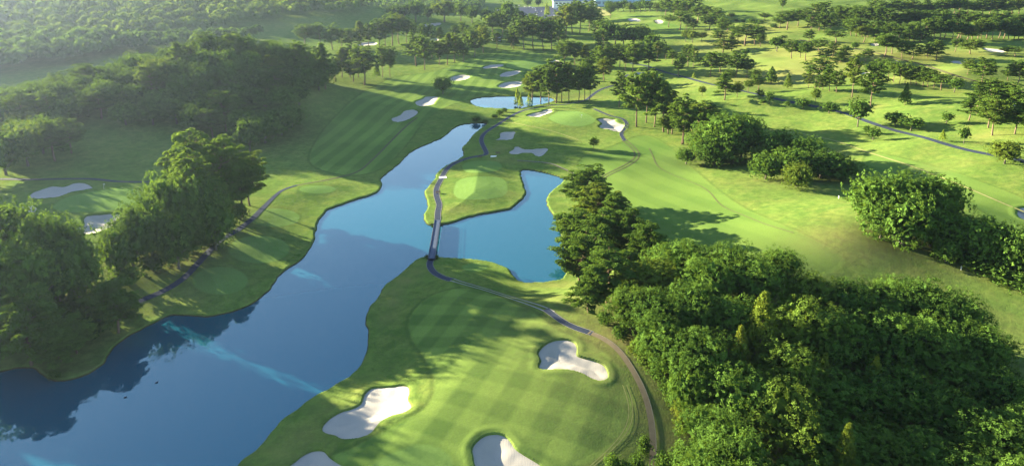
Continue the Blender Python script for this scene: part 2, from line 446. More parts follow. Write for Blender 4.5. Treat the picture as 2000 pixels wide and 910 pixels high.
# ------------------------------------------------------------------ ground features (outlines in photograph pixels)
BUNKERS = [
 ('broad pale bunker with a curved tongue beside the dirt end of the cart path', [(1052, 688), (1060, 676), (1078, 665), (1100, 662), (1120, 667), (1126, 678), (1126, 692), (1140, 698), (1160, 703), (1178, 712), (1186, 725), (1186, 736), (1175, 741), (1158, 738), (1140, 728), (1118, 721), (1090, 719), (1062, 720), (1053, 714), (1057, 702)]),
 ('long shaded bunker with a wavy outline near the lake corner', [(630, 838), (632, 828), (645, 815), (665, 803), (690, 795), (706, 785), (712, 768), (725, 757), (745, 755), (765, 754), (780, 751), (796, 753), (799, 765), (796, 777), (803, 790), (800, 797), (785, 805), (765, 810), (745, 820), (735, 830), (722, 845), (700, 853), (670, 855), (655, 848), (640, 845)]),
 ('half hidden bunker cut by the bottom edge, nearest the water', [(560, 912), (575, 900), (595, 885), (615, 878), (633, 880), (645, 893), (665, 905), (672, 918), (600, 940), (545, 930)]),
 ('bright half lit bunker cut by the bottom edge beside the putting green', [(925, 890), (923, 875), (930, 862), (945, 850), (965, 846), (985, 850), (998, 862), (1008, 876), (1035, 893), (1058, 908), (1075, 930), (1000, 950), (940, 930), (928, 905)]),
 ('long hazy bunker above the shaded green on the left', [(56, 383), (65, 375), (90, 366), (105, 363), (125, 364), (145, 357), (165, 357), (178, 363), (180, 367), (165, 370), (140, 374), (115, 383), (90, 386), (70, 387)]),
 ('shaded bunker half behind the tall trees below the left green', [(138, 450), (155, 442), (165, 437), (163, 428), (170, 421), (190, 419), (220, 417), (236, 420), (235, 435), (205, 447), (180, 455), (150, 456)]),
 ('small bunker peeping over the tree crowns at the left edge', [(40, 403), (55, 401), (68, 402), (73, 410), (60, 414), (42, 413)]),
 ('pale bunker on the striped fairway below the lone dark tree', [(810, 199), (825, 193), (830, 189), (850, 188), (857, 190), (850, 199), (845, 204), (820, 207)]),
 ('pale bunker lowest on the striped fairway', [(764, 231), (780, 225), (790, 216), (808, 214), (817, 219), (805, 229), (785, 237), (770, 237)]),
 ('pale bunker just right of the lone dark tree', [(876, 154), (885, 149), (905, 146), (920, 149), (910, 155), (890, 158), (880, 158)]),
 ('farthest of the bunkers on the striped fairway', [(941, 132), (955, 127), (975, 125), (986, 127), (970, 132), (945, 134)]),
 ('middle bunker of the three above the small pond', [(974, 148), (985, 141), (1005, 138), (1018, 139), (1010, 145), (990, 150)]),
 ('bunker nearest the small pond, just above its far bank', [(972, 168), (985, 161), (1010, 159), (1022, 160), (1015, 168), (990, 172), (978, 171)]),
 ('tiny far bunker under the pines beyond the small pond', [(1070, 120), (1085, 117), (1097, 121), (1095, 127), (1080, 126)]),
 ('narrow bunker between the cart path and the sunlit green', [(1029, 225), (1041, 221), (1056, 218), (1064, 214), (1076, 213), (1080, 217), (1073, 221), (1061, 225), (1053, 228), (1041, 228), (1032, 227)]),
 ('large bunker half in shade right of the sunlit green', [(1168, 232), (1177, 231), (1192, 232), (1203, 233), (1202, 236), (1209, 240), (1219, 243), (1221, 246), (1217, 248), (1219, 254), (1212, 257), (1201, 256), (1188, 252), (1175, 250), (1170, 246), (1176, 241), (1169, 235)]),
 ('small squarish shaded bunker beside the bend of the blue grey path', [(976, 260), (986, 257), (1006, 257), (1005, 262), (1002, 270), (992, 273), (979, 273), (967, 273), (976, 268)]),
 ('long shaded bunker above the upper tee on the peninsula', [(994, 296), (1003, 291), (1005, 286), (1013, 286), (1022, 290), (1035, 291), (1047, 290), (1061, 289), (1071, 290), (1067, 296), (1058, 304), (1047, 304), (1040, 299), (1022, 298), (1009, 301), (998, 300)]),
 ('shaded bunker cut by the right edge of the picture', [(1988, 408), (2005, 404), (2025, 412), (2015, 430), (1992, 424)]),
 ('bluish bunker at the left end of the right hand pine row', [(1738, 120), (1752, 119), (1766, 124), (1762, 129), (1748, 127)]),
 ('bluish bunker far right beside the drooping pines', [(1918, 94), (1940, 95), (1962, 98), (1964, 102), (1935, 101)]),
 ('pale bunker strip left of the lone far right pines', [(1856, 118), (1890, 121), (1884, 125), (1862, 123)]),
 ('little bunker behind the two tall pines on the right', [(1682, 142), (1700, 141), (1700, 147), (1686, 147)]),
 ('pale bunker below the far right woods', [(1699, 85), (1718, 85), (1716, 89), (1702, 89)]),
 ('far bunker with a dark rim on the long sunlit fairway', [(1224, 37), (1240, 36), (1253, 39), (1248, 42), (1230, 41)]),
 ('far pale bunker under the leaning pine', [(1277, 40), (1292, 39), (1298, 44), (1283, 46)]),
 ('pale bunker between the trunks of the far left pine row', [(698, 86), (715, 83), (737, 82), (736, 87), (705, 90)]),
 ('far bunker behind the pines left of the striped fairway', [(838, 77), (855, 75), (860, 79), (843, 81)]),
 ('farthest pale bunker before the dark woods', [(815, 49), (840, 46), (862, 45), (860, 49), (825, 52)]),
 ('bluish bunker behind the big pine clump at the right edge', [(1944, 191), (1965, 192), (1990, 201), (1994, 207), (1960, 206)]),
]
GREENS = [
 ('putting_green', [(722, 915), (745, 895), (780, 878), (815, 868), (845, 870), (870, 882), (882, 900), (882, 940), (800, 960), (725, 950)]),
 ('tee_box', [(887, 368), (893, 354), (912, 347), (940, 345), (970, 346), (986, 353), (991, 366), (987, 380), (965, 387), (925, 390), (898, 388), (887, 380)]),
 ('tee_box', [(903, 324), (917, 316), (945, 314), (970, 316), (980, 324), (974, 332), (945, 337), (912, 336)]),
 ('putting_green', [(1072, 232), (1080, 224), (1095, 217), (1130, 218), (1152, 226), (1162, 234), (1155, 242), (1130, 247), (1095, 243)]),
 ('putting_green', [(103, 405), (120, 390), (150, 380), (200, 371), (250, 368), (273, 378), (270, 395), (240, 408), (180, 414), (130, 414)]),
 ('tee_box', ell(430, 548, 54, 27)), ('tee_box', ell(505, 487, 60, 27)), ('tee_box', ell(535, 425, 50, 18)), ('tee_box', ell(620, 370, 36, 8)), ('tee_box', ell(927, 522, 25, 8)),
 ('putting_green', ell(1030, 128, 42, 9)),
]
FAIRWAYS = [
 ([(800, 630), (815, 600), (850, 575), (900, 563), (950, 570), (1000, 592), (1050, 615), (1085, 645), (1130, 662), (1180, 688), (1212, 720), (1236, 770), (1240, 820), (1222, 855), (1180, 885), (1100, 925), (1000, 970), (760, 970), (650, 900), (700, 870), (790, 820), (838, 790), (850, 740), (825, 690), (805, 660)], (1050, 850, 1160, 660), 4.3, 0.95),
 ([(605, 310), (625, 265), (660, 225), (705, 185), (770, 152), (850, 140), (940, 108), (1000, 100), (1060, 110), (1035, 165), (960, 183), (880, 205), (830, 235), (790, 285), (745, 328), (690, 342), (630, 332)], (650, 300, 850, 150), 4.2, 0.8),
 ([(1130, 320), (1200, 285), (1260, 265), (1310, 290), (1370, 345), (1450, 405), (1560, 455), (1650, 510), (1560, 545), (1400, 500), (1250, 440), (1190, 395)], (1200, 320, 1500, 470), 6.0, 0.35),
 ([(1210, 40), (1300, 60), (1400, 110), (1500, 128), (1640, 150), (1600, 128), (1480, 100), (1350, 60), (1260, 30)], (1250, 50, 1450, 120), 8.0, 0.35),
 ([(1700, 300), (1800, 320), (1900, 350), (2050, 420), (2150, 560), (2000, 470), (1900, 400), (1800, 370), (1700, 345)], (1750, 320, 1950, 380), 6.0, 0.4),
]
# (px, py, radius m, along, strength): worn and dry grass
DRY = [(765, 590, 3.2, 3.2, .5), (770, 570, 3, 3, .5), (790, 550, 3.4, 3.4, .55), (815, 530, 3.2, 3.2, .4), (755, 620, 2.5, 4, .35), (1640, 470, 11, 7, .35), (1690, 490, 10, 6, .35), (1740, 505, 8, 5, .2),
       (600, 850, 6, 4, .3), (560, 880, 5, 4, .35), (640, 790, 5, 4, .2), (975, 290, 7, 6, .45), (965, 300, 6, 4, .4), (1000, 315, 8, 4, .4), (1460, 60, 52, 36, 0.6), (1420, 85, 39, 36, 0.7), (1530, 150, 52, 30, 0.65), (1350, 95, 30, 25, .4), (1650, 110, 65, 36, 0.6),
       (1560, 100, 52, 30, 0.55), (1800, 105, 65, 24, 0.55), (1830, 145, 30, 16, .4), (1900, 165, 24, 14, .35), (1000, 380, 5, 4, .2), (1290, 830, 4, 3, .3), (1300, 855, 3, 3, .35), (550, 50, 40, 30, .3), (700, 130, 20, 14, .2), (600, 190, 14, 12, .3), (1930, 265, 9, 6, .45), (1700, 210, 9, 6, .3),
       (360, 580, 8, 6, .2), (1120, 270, 6, 5, .12), (1620, 300, 14, 7, .3), (1240, 45, 30, 20, .3), (1780, 340, 20, 6, .25), (1195, 660, 4, 4, .6), (1080, 556, 8, 2.5, .35), (840, 370, 3, 3, .3), (900, 410, 8, 3, .2), (1230, 165, 14, 8, .25), (1150, 190, 10, 8, .3), (1130, 90, 20, 14, .3), (900, 60, 30, 20, .5), (930, 62, 20, 14, .5)]
LITTER = [(60, 600, 26, 22, .8), (170, 600, 18, 16, .6), (330, 500, 22, 20, .75), (430, 440, 16, 20, .6), (170, 720, 14, 8, .5), (1300, 640, 40, 30, .7), (1600, 760, 60, 40, .8), (1160, 470, 14, 20, .5), (1760, 470, 26, 14, .6), (1560, 350, 24, 12, .5), (1410, 310, 24, 14, .5), (1100, 190, 24, 14, .4), (560, 255, 20, 26, .6), (1940, 500, 30, 12, .6)]

bunk = [(lab, gpoly(p, 4)) for lab, p in BUNKERS]
greens = [(nm, gpoly(p, 4)) for nm, p in GREENS]
fairs = [(gpoly(p, 4), d, per, amp) for p, d, per, amp in FAIRWAYS]

# ------------------------------------------------------------------ terrain sheet (one polar sheet round the viewpoint)
ys = np.concatenate([np.arange(1010, 40, -1.4), np.arange(40, -30, -1.0), np.array([-36, -42, -48, -54, -60, -65])])
_, rr = flat(np.full(len(ys), 1000.0), ys)
rr = np.concatenate([[2.0, 15, 30, 42, 50, 56, 60], rr[rr > 63], [7000.0]])
az = np.concatenate([np.linspace(-46, 46, 900), np.linspace(46, 314, 60)[1:-1]])
az = np.radians(az)
NA, NR = len(az), len(rr)
R_, A_ = np.meshgrid(rr, az, indexing='ij')
X = (R_ * np.sin(A_)).ravel(); Y = (R_ * np.cos(A_)).ravel()
WD = water_d(X, Y)
Z0 = h_terrain(X, Y, WD)
cell = np.maximum(R_.ravel() * (92 / 900) * pi / 180, np.gradient(rr)[:, None].repeat(NA, 1).ravel())

def bunker_depth(x, y, sd):
    """sand level below the turf level: steep lip then a shallow bowl"""
    return 0.32 + 0.75 * sstep(0, 5.0, sd)
sand_d = np.full(X.shape, -40.0)
for lab, p in bunk:
    sand_d = np.maximum(sand_d, sdf_poly(p, X, Y, 6.0))
ramp = np.maximum(0.35, 0.7 * np.minimum(cell, 6))
Z = Z0 - np.where(sand_d > -0.1, np.clip((sand_d + 0.1) / ramp, 0, 1) * (bunker_depth(X, Y, sand_d) + 0.9), 0)
Z = Z + 0.10 * np.exp(-((sand_d + 1.2) / 0.8) ** 2)       # the raised turf lip

green_d = np.full(X.shape, -40.0); green_id = np.full(X.shape, -1)
for i, (nm, p) in enumerate(greens):
    d = sdf_poly(p, X, Y, 8.0); m = d > green_d; green_d[m] = d[m]; green_id[d > 0] = i
fair_d = np.full(X.shape, -40.0); fair_id = np.full(X.shape, -1)
su = np.zeros(X.shape); sv = np.zeros(X.shape); amp = np.zeros(X.shape)
for i, (p, dr, per, am) in enumerate(fairs):
    d = sdf_poly(p, X, Y, 12.0); m = d > fair_d; fair_d[m] = d[m]; fair_id[d > 0] = i
    ax, ay = flat(dr[0], dr[1]); bx, by = flat(dr[2], dr[3]); l = math.hypot(bx - ax, by - ay); ex, ey = (bx - ax) / l, (by - ay) / l
    m2 = d > -3
    su[m2] = (X[m2] * ey - Y[m2] * ex) * pi / per
    sv[m2] = (X[m2] * ex + Y[m2] * ey) * pi / (per if am > .9 else per * 9)
    amp[m2] = am
def blobs(lst):
    out = np.zeros(X.shape)
    px = np.array(lst); g = ground(px[:, 0], px[:, 1])
    for (gx, gy), q in zip(g, lst):
        out = np.maximum(out, q[4] * np.exp(-(((X - gx) / q[2]) ** 2 + ((Y - gy) / q[3]) ** 2)))
    return out
dry = blobs(DRY); litter = blobs(LITTER)
# leaf litter under the hill woods
hx = np.exp(-(((X + 215) / 95) ** 2 + ((Y - 430) / 62) ** 2)); litter = np.maximum(litter, np.clip(hx * 1.6, 0, .9))

co = np.stack([X, Y, Z], 1)
idx = np.arange(NA * NR).reshape(NR, NA)
nxt = np.roll(idx, -1, axis=1)
quads = np.stack([idx[:-1].ravel(), nxt[:-1].ravel(), nxt[1:].ravel(), idx[1:].ravel()], 1)
# normals of the whole sheet, shared by every piece cut from it
P = co.reshape(NR, NA, 3)
dr_ = np.gradient(P, axis=0); da_ = (np.roll(P, -1, 1) - np.roll(P, 1, 1)) * .5
NRM = np.cross(da_.reshape(-1, 3), dr_.reshape(-1, 3))
NRM *= np.sign(NRM[:, 2:3] + 1e-9); NRM /= np.linalg.norm(NRM, axis=1, keepdims=True) + 1e-12
# faces of the sheet are wound to look up
a_, b_, c_ = co[quads[:, 0]], co[quads[:, 1]], co[quads[:, 2]]
flip = np.cross(b_ - a_, c_ - a_)[:, 2] < 0
quads[flip] = quads[flip][:, ::-1]
fg = green_id[quads].max(1); fg = np.where((green_d[quads] > 0).sum(1) >= 3, fg, -1)
ff = fair_id[quads].max(1); ff = np.where((fair_d[quads] > 0).sum(1) >= 3, ff, -1)
cls = np.where(fg >= 0, 100 + fg, np.where(ff >= 0, 10 + ff, 0))
ATTR = dict(fairway_d=fair_d, green_d=green_d, stripe_u=su, stripe_v=sv, stripe_amp=amp, dry=dry, litter=litter)
for c in np.unique(cls):
    q = quads[cls == c]
    used, inv = np.unique(q, return_inverse=True)
    nm = 'ground' if c == 0 else ('fairway' if c < 100 else greens[c - 100][0])
    me = mesh_np(nm, co[used], inv.reshape(q.shape), M_TURF, True)
    for k, v in ATTR.items():
        at = me.attributes.new(k, 'FLOAT', 'POINT'); at.data.foreach_set('value', v[used].astype(np.float32))
    me.normals_split_custom_set_from_vertices(NRM[used].astype(np.float32))
    link(nm, me, kind='structure')

# water sheets
def water(name, poly, grow):
    c = poly.mean(0)
    me = bpy.data.meshes.new(name)
    import bmesh
    bm = bmesh.new()
    pts = poly + grow * (poly - np.roll(poly, 1, 0)) * 0
    # outline pushed 1.2 m under the bank
    t = np.roll(poly, -1, 0) - np.roll(poly, 1, 0); n = np.stack([t[:, 1], -t[:, 0]], 1); n /= np.linalg.norm(n, axis=1, keepdims=True) + 1e-9
    area = np.sum(poly[:, 0] * np.roll(poly[:, 1], -1) - np.roll(poly[:, 0], -1) * poly[:, 1])
    pts = poly + n * (grow if area > 0 else -grow)
    vs = [bm.verts.new((p[0], p[1], 0.0)) for p in pts]
    es = [bm.edges.new((vs[i], vs[(i + 1) % len(vs)])) for i in range(len(vs))]
    bmesh.ops.triangle_fill(bm, use_beauty=True, use_dissolve=False, edges=es)
    bmesh.ops.recalc_face_normals(bm, faces=bm.faces)
    for f in bm.faces:
        if f.normal.z < 0: f.normal_flip()
    bm.to_mesh(me); bm.free(); me.materials.append(M_WATER)
    return link(name, me, kind='structure')
water('lake', LAKE, 0.8)
water('pond', POND, 0.8)

# sand of each bunker
for lab, p in bunk:
    x0, y0 = p.min(0) - 1.2; x1, y1 = p.max(0) + 1.2
    s = max((x1 - x0), (y1 - y0)) / 90
    gx = np.arange(x0, x1 + s, s); gy = np.arange(y0, y1 + s, s)
    GX, GY = np.meshgrid(gx, gy); fx, fy = GX.ravel(), GY.ravel()
    sd = sdf_poly(p, fx, fy, 6.0)
    z = h_terrain(fx, fy) - bunker_depth(fx, fy, np.maximum(sd, 0)) + 0.05 * vnoise(fx, fy, 1.6, 5)
    n1, n0 = GX.shape
    ii = np.arange(n1 * n0).reshape(n1, n0)
    q = np.stack([ii[:-1, :-1].ravel(), ii[:-1, 1:].ravel(), ii[1:, 1:].ravel(), ii[1:, :-1].ravel()], 1)
    q = q[(sd[q] > -0.5).any(1)]
    used, inv = np.unique(q, return_inverse=True)
    c = np.array([fx[used].mean(), fy[used].mean(), z[used].mean()])
    me = mesh_np('sand_bunker', np.stack([fx, fy, z], 1)[used] - c, inv.reshape(q.shape), M_SAND, True)
    link('sand_bunker', me, label=lab, cat='bunker', group='sand bunkers on the golf course', loc=c)

# ------------------------------------------------------------------ paths, draped on the terrain
def ribbon(name, px, width, mats, strips, lift=0.05, k=6, kind='structure', world=None):
    """strips: (from, to, material index) as fractions of the half width"""
    p = world if world is not None else gline(px, k)
    seg = np.linalg.norm(np.diff(p, axis=0), axis=1); s = np.concatenate([[0], np.cumsum(seg)])
    n = max(8, int(s[-1] / 1.2)); t = np.linspace(0, s[-1], n)
    c = np.stack([np.interp(t, s, p[:, 0]), np.interp(t, s, p[:, 1])], 1)
    for _ in range(3): c[1:-1] = .25 * c[:-2] + .5 * c[1:-1] + .25 * c[2:]
    d = np.gradient(c, axis=0); d /= np.linalg.norm(d, axis=1, keepdims=True) + 1e-9
    nr = np.stack([-d[:, 1], d[:, 0]], 1)
    V = []; Fc = []; MI = []
    for j, (a, b, mi) in enumerate(strips):
        e = np.linspace(a, b, 4)
        base = len(V) // 1
        rows = []
        for q in e:
            w_ = width if np.isscalar(width) else np.interp(t, np.linspace(0, s[-1], len(width)), width)
            r = c + nr * (q * np.asarray(w_) * .5)[..., None] if not np.isscalar(w_) else c + nr * q * w_ * .5
            z = h_terrain(r[:, 0], r[:, 1]) + lift + 0.006 * mi
            rows.append(np.column_stack([r, z]))
        off = sum(len(v) for v in V)
        for r in rows: V.append(r)
        for k2 in range(3):
            i0 = off + k2 * n + np.arange(n - 1)
            f = np.stack([i0, i0 + n, i0 + n + 1, i0 + 1], 1)
            Fc.append(f[:, ::-1]); MI.append(np.full(n - 1, mi))
    me = mesh_np(name, np.concatenate(V), np.concatenate(Fc), mats, True)
    me.polygons.foreach_set('material_index', np.concatenate(MI).astype(np.int32))
    return link(name, me, kind=kind)
KERBED = [(-1, -.9, 1), (-.9, .9, 0), (.9, 1, 1)]
TRACKS = [(-1, -.55, 0), (.55, 1, 0)]
PLAIN = [(-1, 1, 0)]
P_MAIN = [(855, 430), (855, 415), (858, 400), (853, 385), (852, 370), (857, 358), (862, 349), (866, 340), (875, 328), (890, 318), (915, 309), (935, 305), (950, 302), (947, 292), (942, 282), (940, 272), (945, 262), (955, 254), (970, 245), (985, 235), (1000, 226), (1020, 217), (1045, 211), (1070, 207), (1095, 205), (1125, 201), (1145, 195), (1158, 185), (1170, 177), (1185, 171), (1205, 165), (1218, 154), (1226, 146)]
ribbon('cart_path', P_MAIN, 2.2, [M_ASPHALT, M_KERB], KERBED, .07)
P_NEAR = [(843, 505), (839, 512), (840, 522), (848, 533), (865, 542), (882, 547)]
ribbon('cart_path', P_NEAR, 1.9, [M_ASPHALT, M_KERB], KERBED, .07)
ribbon('wheel_track_path', [(876, 545), (900, 552), (950, 566), (1000, 582), (1040, 595), (1070, 606), (1078, 611)], 1.8, [M_KERB], TRACKS, .06)
ribbon('cart_path', [(1066, 604), (1090, 622), (1110, 635), (1140, 646), (1156, 651)], 1.7, [M_ASPHALT, M_KERB], KERBED, .07)
ribbon('dirt_path', [(1150, 649), (1170, 657), (1195, 672), (1215, 692), (1235, 722), (1255, 760), (1268, 800), (1274, 840), (1276, 880), (1272, 930)], [1.2, 1.25, 1.2, 1.15, 1.1], [M_DIRT, M_KERB], [(-1, .9, 0), (.9, 1, 1)], .07)
ribbon('cart_path', [(160, 640), (225, 605), (280, 585), (320, 568), (360, 543), (400, 500), (430, 470), (460, 452), (490, 430), (515, 405), (540, 380), (555, 370), (580, 362)], [2.0, 2.0, 2.2, 1.9, 1.2], [M_ASPHALT], PLAIN, .07)
ribbon('worn_track', [(580, 362), (620, 355), (660, 347), (700, 335), (730, 310), (760, 280), (790, 250), (815, 230)], .9, [M_LINE], PLAIN, .06)
ribbon('cart_path', [(-60, 352), (0, 350), (60, 351), (120, 350), (180, 350), (230, 355), (290, 356)], 2.2, [M_ASPHALT], PLAIN, .08)
ribbon('cart_path', [(1160, 213), (1190, 226), (1212, 231), (1222, 238), (1224, 246), (1219, 254), (1213, 262), (1220, 275)], 1.8, [M_ASPHALT, M_KERB], KERBED, .08)
ribbon('wheel_track_path', [(1219, 274), (1235, 288), (1244, 300), (1240, 312), (1220, 325), (1180, 345), (1160, 362)], 2.2, [M_LINE], [(-1, -.6, 0), (.6, 1, 0)], .07)
ribbon('road', [(1180, 100), (1225, 122), (1265, 130), (1300, 142), (1340, 152), (1380, 163), (1450, 178), (1500, 190), (1550, 201), (1600, 210), (1650, 222), (1700, 240), (1750, 256), (1800, 268), (1850, 283), (1900, 296), (1960, 307), (2000, 315), (2080, 335)], 2.4, [M_ASPHALT], PLAIN, .12)
ribbon('worn_track', [(1480, 250), (1530, 258), (1565, 262), (1632, 276), (1690, 296), (1740, 312), (1780, 325), (1850, 352), (1900, 372), (1960, 398), (2000, 414), (2060, 440)], .8, [M_PALE], PLAIN, .09)
ribbon('drain_line', [(1010, 314), (1040, 316), (1075, 320), (1100, 330), (1124, 341)], .9, [M_LINE, M_KERB], [(-1, .4, 0), (.4, 1, 1)], .07)
ribbon('drain_line', [(1268, 290), (1275, 305), (1285, 325), (1310, 340), (1360, 360), (1385, 375), (1410, 402), (1450, 420), (1500, 440), (1550, 455)], .3, [M_LINE], PLAIN, .08)
ribbon('worn_track', [(1560, 78), (1640, 92), (1700, 102), (1760, 117), (1803, 127), (1855, 145), (1908, 160), (1960, 172), (2040, 190)], 1.6, [M_LINE], PLAIN, .16)
ribbon('worn_track', [(975, 237), (1000, 240), (1030, 246), (1060, 252), (1090, 260), (1130, 274)], .6, [M_PALE], PLAIN, .08)
for off in (0, 8):
    ribbon('mower_line', [(1216 + off, 752), (1226 + off, 780), (1229 + off, 812), (1218 + off, 842), (1190 + off, 876), (1150 + off, 912)], .18, [M_PALE], PLAIN, .06)

# a pale concrete slab across the path on the peninsula and another at the fork
def slab(px, py, lx, ly, rz, label):
    g = ground([px], [py])[0]; z = h_terrain(np.array([g[0]]), np.array([g[1]]))[0]
    m = MB(); m.box(-lx / 2, lx / 2, -ly / 2, ly / 2, -.2, .15)
    o = link('concrete_slab', m.mesh('concrete_slab', M_WHITE), label=label, cat='slab', loc=(g[0], g[1], z)); o.rotation_euler.z = rz
slab(865, 347, 2.9, 2.2, .2, 'pale concrete slab across the path beside the large tee')
slab(964, 306, 2.6, 1.6, .0, 'pale concrete slab at the fork of the path above the upper tee')

# ------------------------------------------------------------------ foliage building blocks
def leaves(pos, nrm, size, r, aspect=1.0, axis=None):
    """diamond shaped leaf sprays; returns verts and quads"""
    n = len(pos)
    nrm = nrm / (np.linalg.norm(nrm, axis=1, keepdims=True) + 1e-9)
    if axis is None:
        axis = r.normal(size=(n, 3))
    a = axis - nrm * np.sum(axis * nrm, 1, keepdims=True); a /= np.linalg.norm(a, axis=1, keepdims=True) + 1e-9
    b = np.cross(nrm, a)
    s = (size * (0.65 + 0.7 * r.random(n)))[:, None]
    fold = nrm * s * 0.25
    v = np.stack([pos - a * s, pos - b * s * aspect + fold, pos + a * s, pos + b * s * aspect + fold], 1).reshape(-1, 3)
    return v
def rdir(r, n):
    d = r.normal(size=(n, 3)); return d / np.linalg.norm(d, axis=1, keepdims=True)
def crown_mesh(name, V, T, m):
    V = np.concatenate(V); T = np.concatenate(T)
    q = np.arange(len(V)).reshape(-1, 4)
    me = mesh_np(name, V, q, m)
    at = me.attributes.new('tint', 'FLOAT', 'FACE'); at.data.foreach_set('value', T.astype(np.float32))
    return me

def broadleaf(seed, nl, ns, nq, leaf, zc=.60, zs=.40, mat_=None, lowcut=-.72):
    r = np.random.default_rng(seed); V, T = [], []
    c = np.array([0, 0, zc]); semi = np.array([.5, .5, zs])
    i = np.arange(nl) + .5
    z = 1 - (1 - lowcut) * i / nl; ph = i * 2.39996 + r.random() * 6
    d = np.stack([np.sqrt(1 - z * z) * np.cos(ph), np.sqrt(1 - z * z) * np.sin(ph), z], 1) + r.normal(0, .16, (nl, 3))
    d /= np.linalg.norm(d, axis=1, keepdims=True)
    out = 1 + .16 * np.sin(3 * np.arctan2(d[:, 1], d[:, 0]) + r.random() * 6) * np.sqrt(1 - np.clip(d[:, 2], -1, 1) ** 2)
    lr = r.uniform(.12, .22, nl) * (40 / nl) ** .25
    lc = c + d * (semi * (out * r.uniform(.78, 1.06, nl))[:, None] - lr[:, None] * .8)
    sc = []
    for k in range(nl):
        q = rdir(r, ns * 2); q = q[(q @ d[k]) > -.25][:ns]
        sc.append((lc[k] + q * lr[k] * r.uniform(.85, 1.1, (len(q), 1)), q, np.full(len(q), r.uniform(-.12, .12))))
    P_ = np.concatenate([s[0] for s in sc]); D_ = np.concatenate([s[1] for s in sc]); T0 = np.concatenate([s[2] for s in sc])
    n = len(P_)
    pos = np.repeat(P_, nq, 0) + r.normal(0, .0135, (n * nq, 3))
    nr = np.repeat(D_, nq, 0) * 1.15 + np.array([0, 0, .25]) + r.normal(0, .28, (n * nq, 3))
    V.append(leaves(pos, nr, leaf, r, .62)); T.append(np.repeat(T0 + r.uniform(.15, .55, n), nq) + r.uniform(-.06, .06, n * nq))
    # inner twigs and leaves so that the crown is not hollow
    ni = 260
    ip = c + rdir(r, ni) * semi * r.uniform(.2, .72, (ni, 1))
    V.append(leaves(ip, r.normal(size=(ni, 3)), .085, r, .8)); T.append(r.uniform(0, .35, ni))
    cm = crown_mesh('crown', V, T, mat_ or M_BROAD)
    t = MB(); th = max(zc - zs * .7, .12)
    t.tube([(0, 0, -.04), (.004, .003, th * .6), (.008, -.004, zc - zs * .3), (0.0, 0, zc)], [.030, .023, .017, .008], 7)
    for k in range(6):
        a = k * 1.05 + r.random(); zz = th * (.7 + .1 * k); L = .30
        t.tube([(0, 0, zz), (cos(a) * L * .5, sin(a) * L * .5, zz + .12), (cos(a) * L, sin(a) * L, zz + .22)], [.012, .008, .003], 5)
    return t.mesh('trunk', M_BARK2, True), cm

def pine(seed, style, limbs, tufts, nsz, cb=.42):
    r = np.random.default_rng(seed); V, T = [], []
    bend = r.normal(0, .05, 2); bend2 = r.normal(0, .03, 2)
    def axis(t): return np.array([bend[0] * t * t * 1.2 + bend2[0] * sin(5 * t), bend[1] * t * t * 1.2 + bend2[1] * sin(5 * t), t])
    t_ = MB(); ts = np.linspace(0, 1, 8)
    t_.tube([tuple(axis(q) - (np.array([0, 0, .03]) if q == 0 else 0)) for q in ts * .96], [.026 - .022 * q for q in ts], 7)
    for i in range(limbs):
        u = (i + .5) / limbs; t = cb + (0.97 - cb) * u ** .9
        if style == 'umbrella': prof = (.55 + .45 * sin(pi * min(1, u * 1.15))) * (1 if u < .75 else 1 - (u - .75) * 1.3)
        elif style == 'tier': prof = (1 - u) ** .75 * .95 + .06
        else: prof = sin(pi * (0.22 + .74 * u)) ** .8
        L = .46 * prof * r.uniform(.72, 1.12)
        a = i * 2.39996 + r.normal(0, .35)
        rise = {'umbrella': .10, 'tier': -.04, 'tall': .03}[style] + .10 * u + r.normal(0, .025)
        o = axis(t); dirh = np.array([cos(a), sin(a), 0])
        end = o + dirh * L + np.array([0, 0, rise])
        mid = o + dirh * L * .5 + np.array([0, 0, rise * .25])
        t_.tube([tuple(o), tuple(mid), tuple(end)], [.009, .006, .002], 4, False)
        npad = 2 if L < .16 else 3 if L < .32 else 4
        for f in np.linspace(.42 if npad > 2 else .5, 1.0, npad):
            pc = o + dirh * L * f + np.array([0, 0, rise * f * f + .015]) + r.normal(0, .018, 3)
            side = np.array([-dirh[1], dirh[0], 0]); pc = pc + side * r.normal(0, .05) * (1 if f > .5 else .4)
            pr = r.uniform(.075, .120) * (1.1 if style == 'umbrella' else .95)
            n = max(6, int(tufts * r.uniform(.7, 1.3)))
            q = rdir(r, n); q[:, 2] = np.abs(q[:, 2]) * .8 - .12
            rad = r.uniform(.45, 1, (n, 1)) ** .6
            pos = pc + q * rad * np.array([pr, pr, pr * .52])
            ax = q * np.array([1, 1, .35]) + dirh * .35 + np.array([0, 0, .35]) + r.normal(0, .25, (n, 3))
            nr = np.array([0, 0, 1.0]) + q * .55 + r.normal(0, .35, (n, 3))
            V.append(leaves(pos, nr, nsz, r, .42, ax)); T.append(np.full(n, r.uniform(0, .45)) + r.uniform(-.1, .25, n))
    # leader
    n = tufts; q = rdir(r, n); pos = axis(.97) + q * np.array([.05, .05, .035])
    V.append(leaves(pos, q + np.array([0, 0, .7]), nsz, r, .42, q + np.array([0, 0, .8]))); T.append(r.uniform(.1, .6, n))
    return t_.mesh('trunk', M_BARK, True), crown_mesh('crown', V, T, M_PINE)

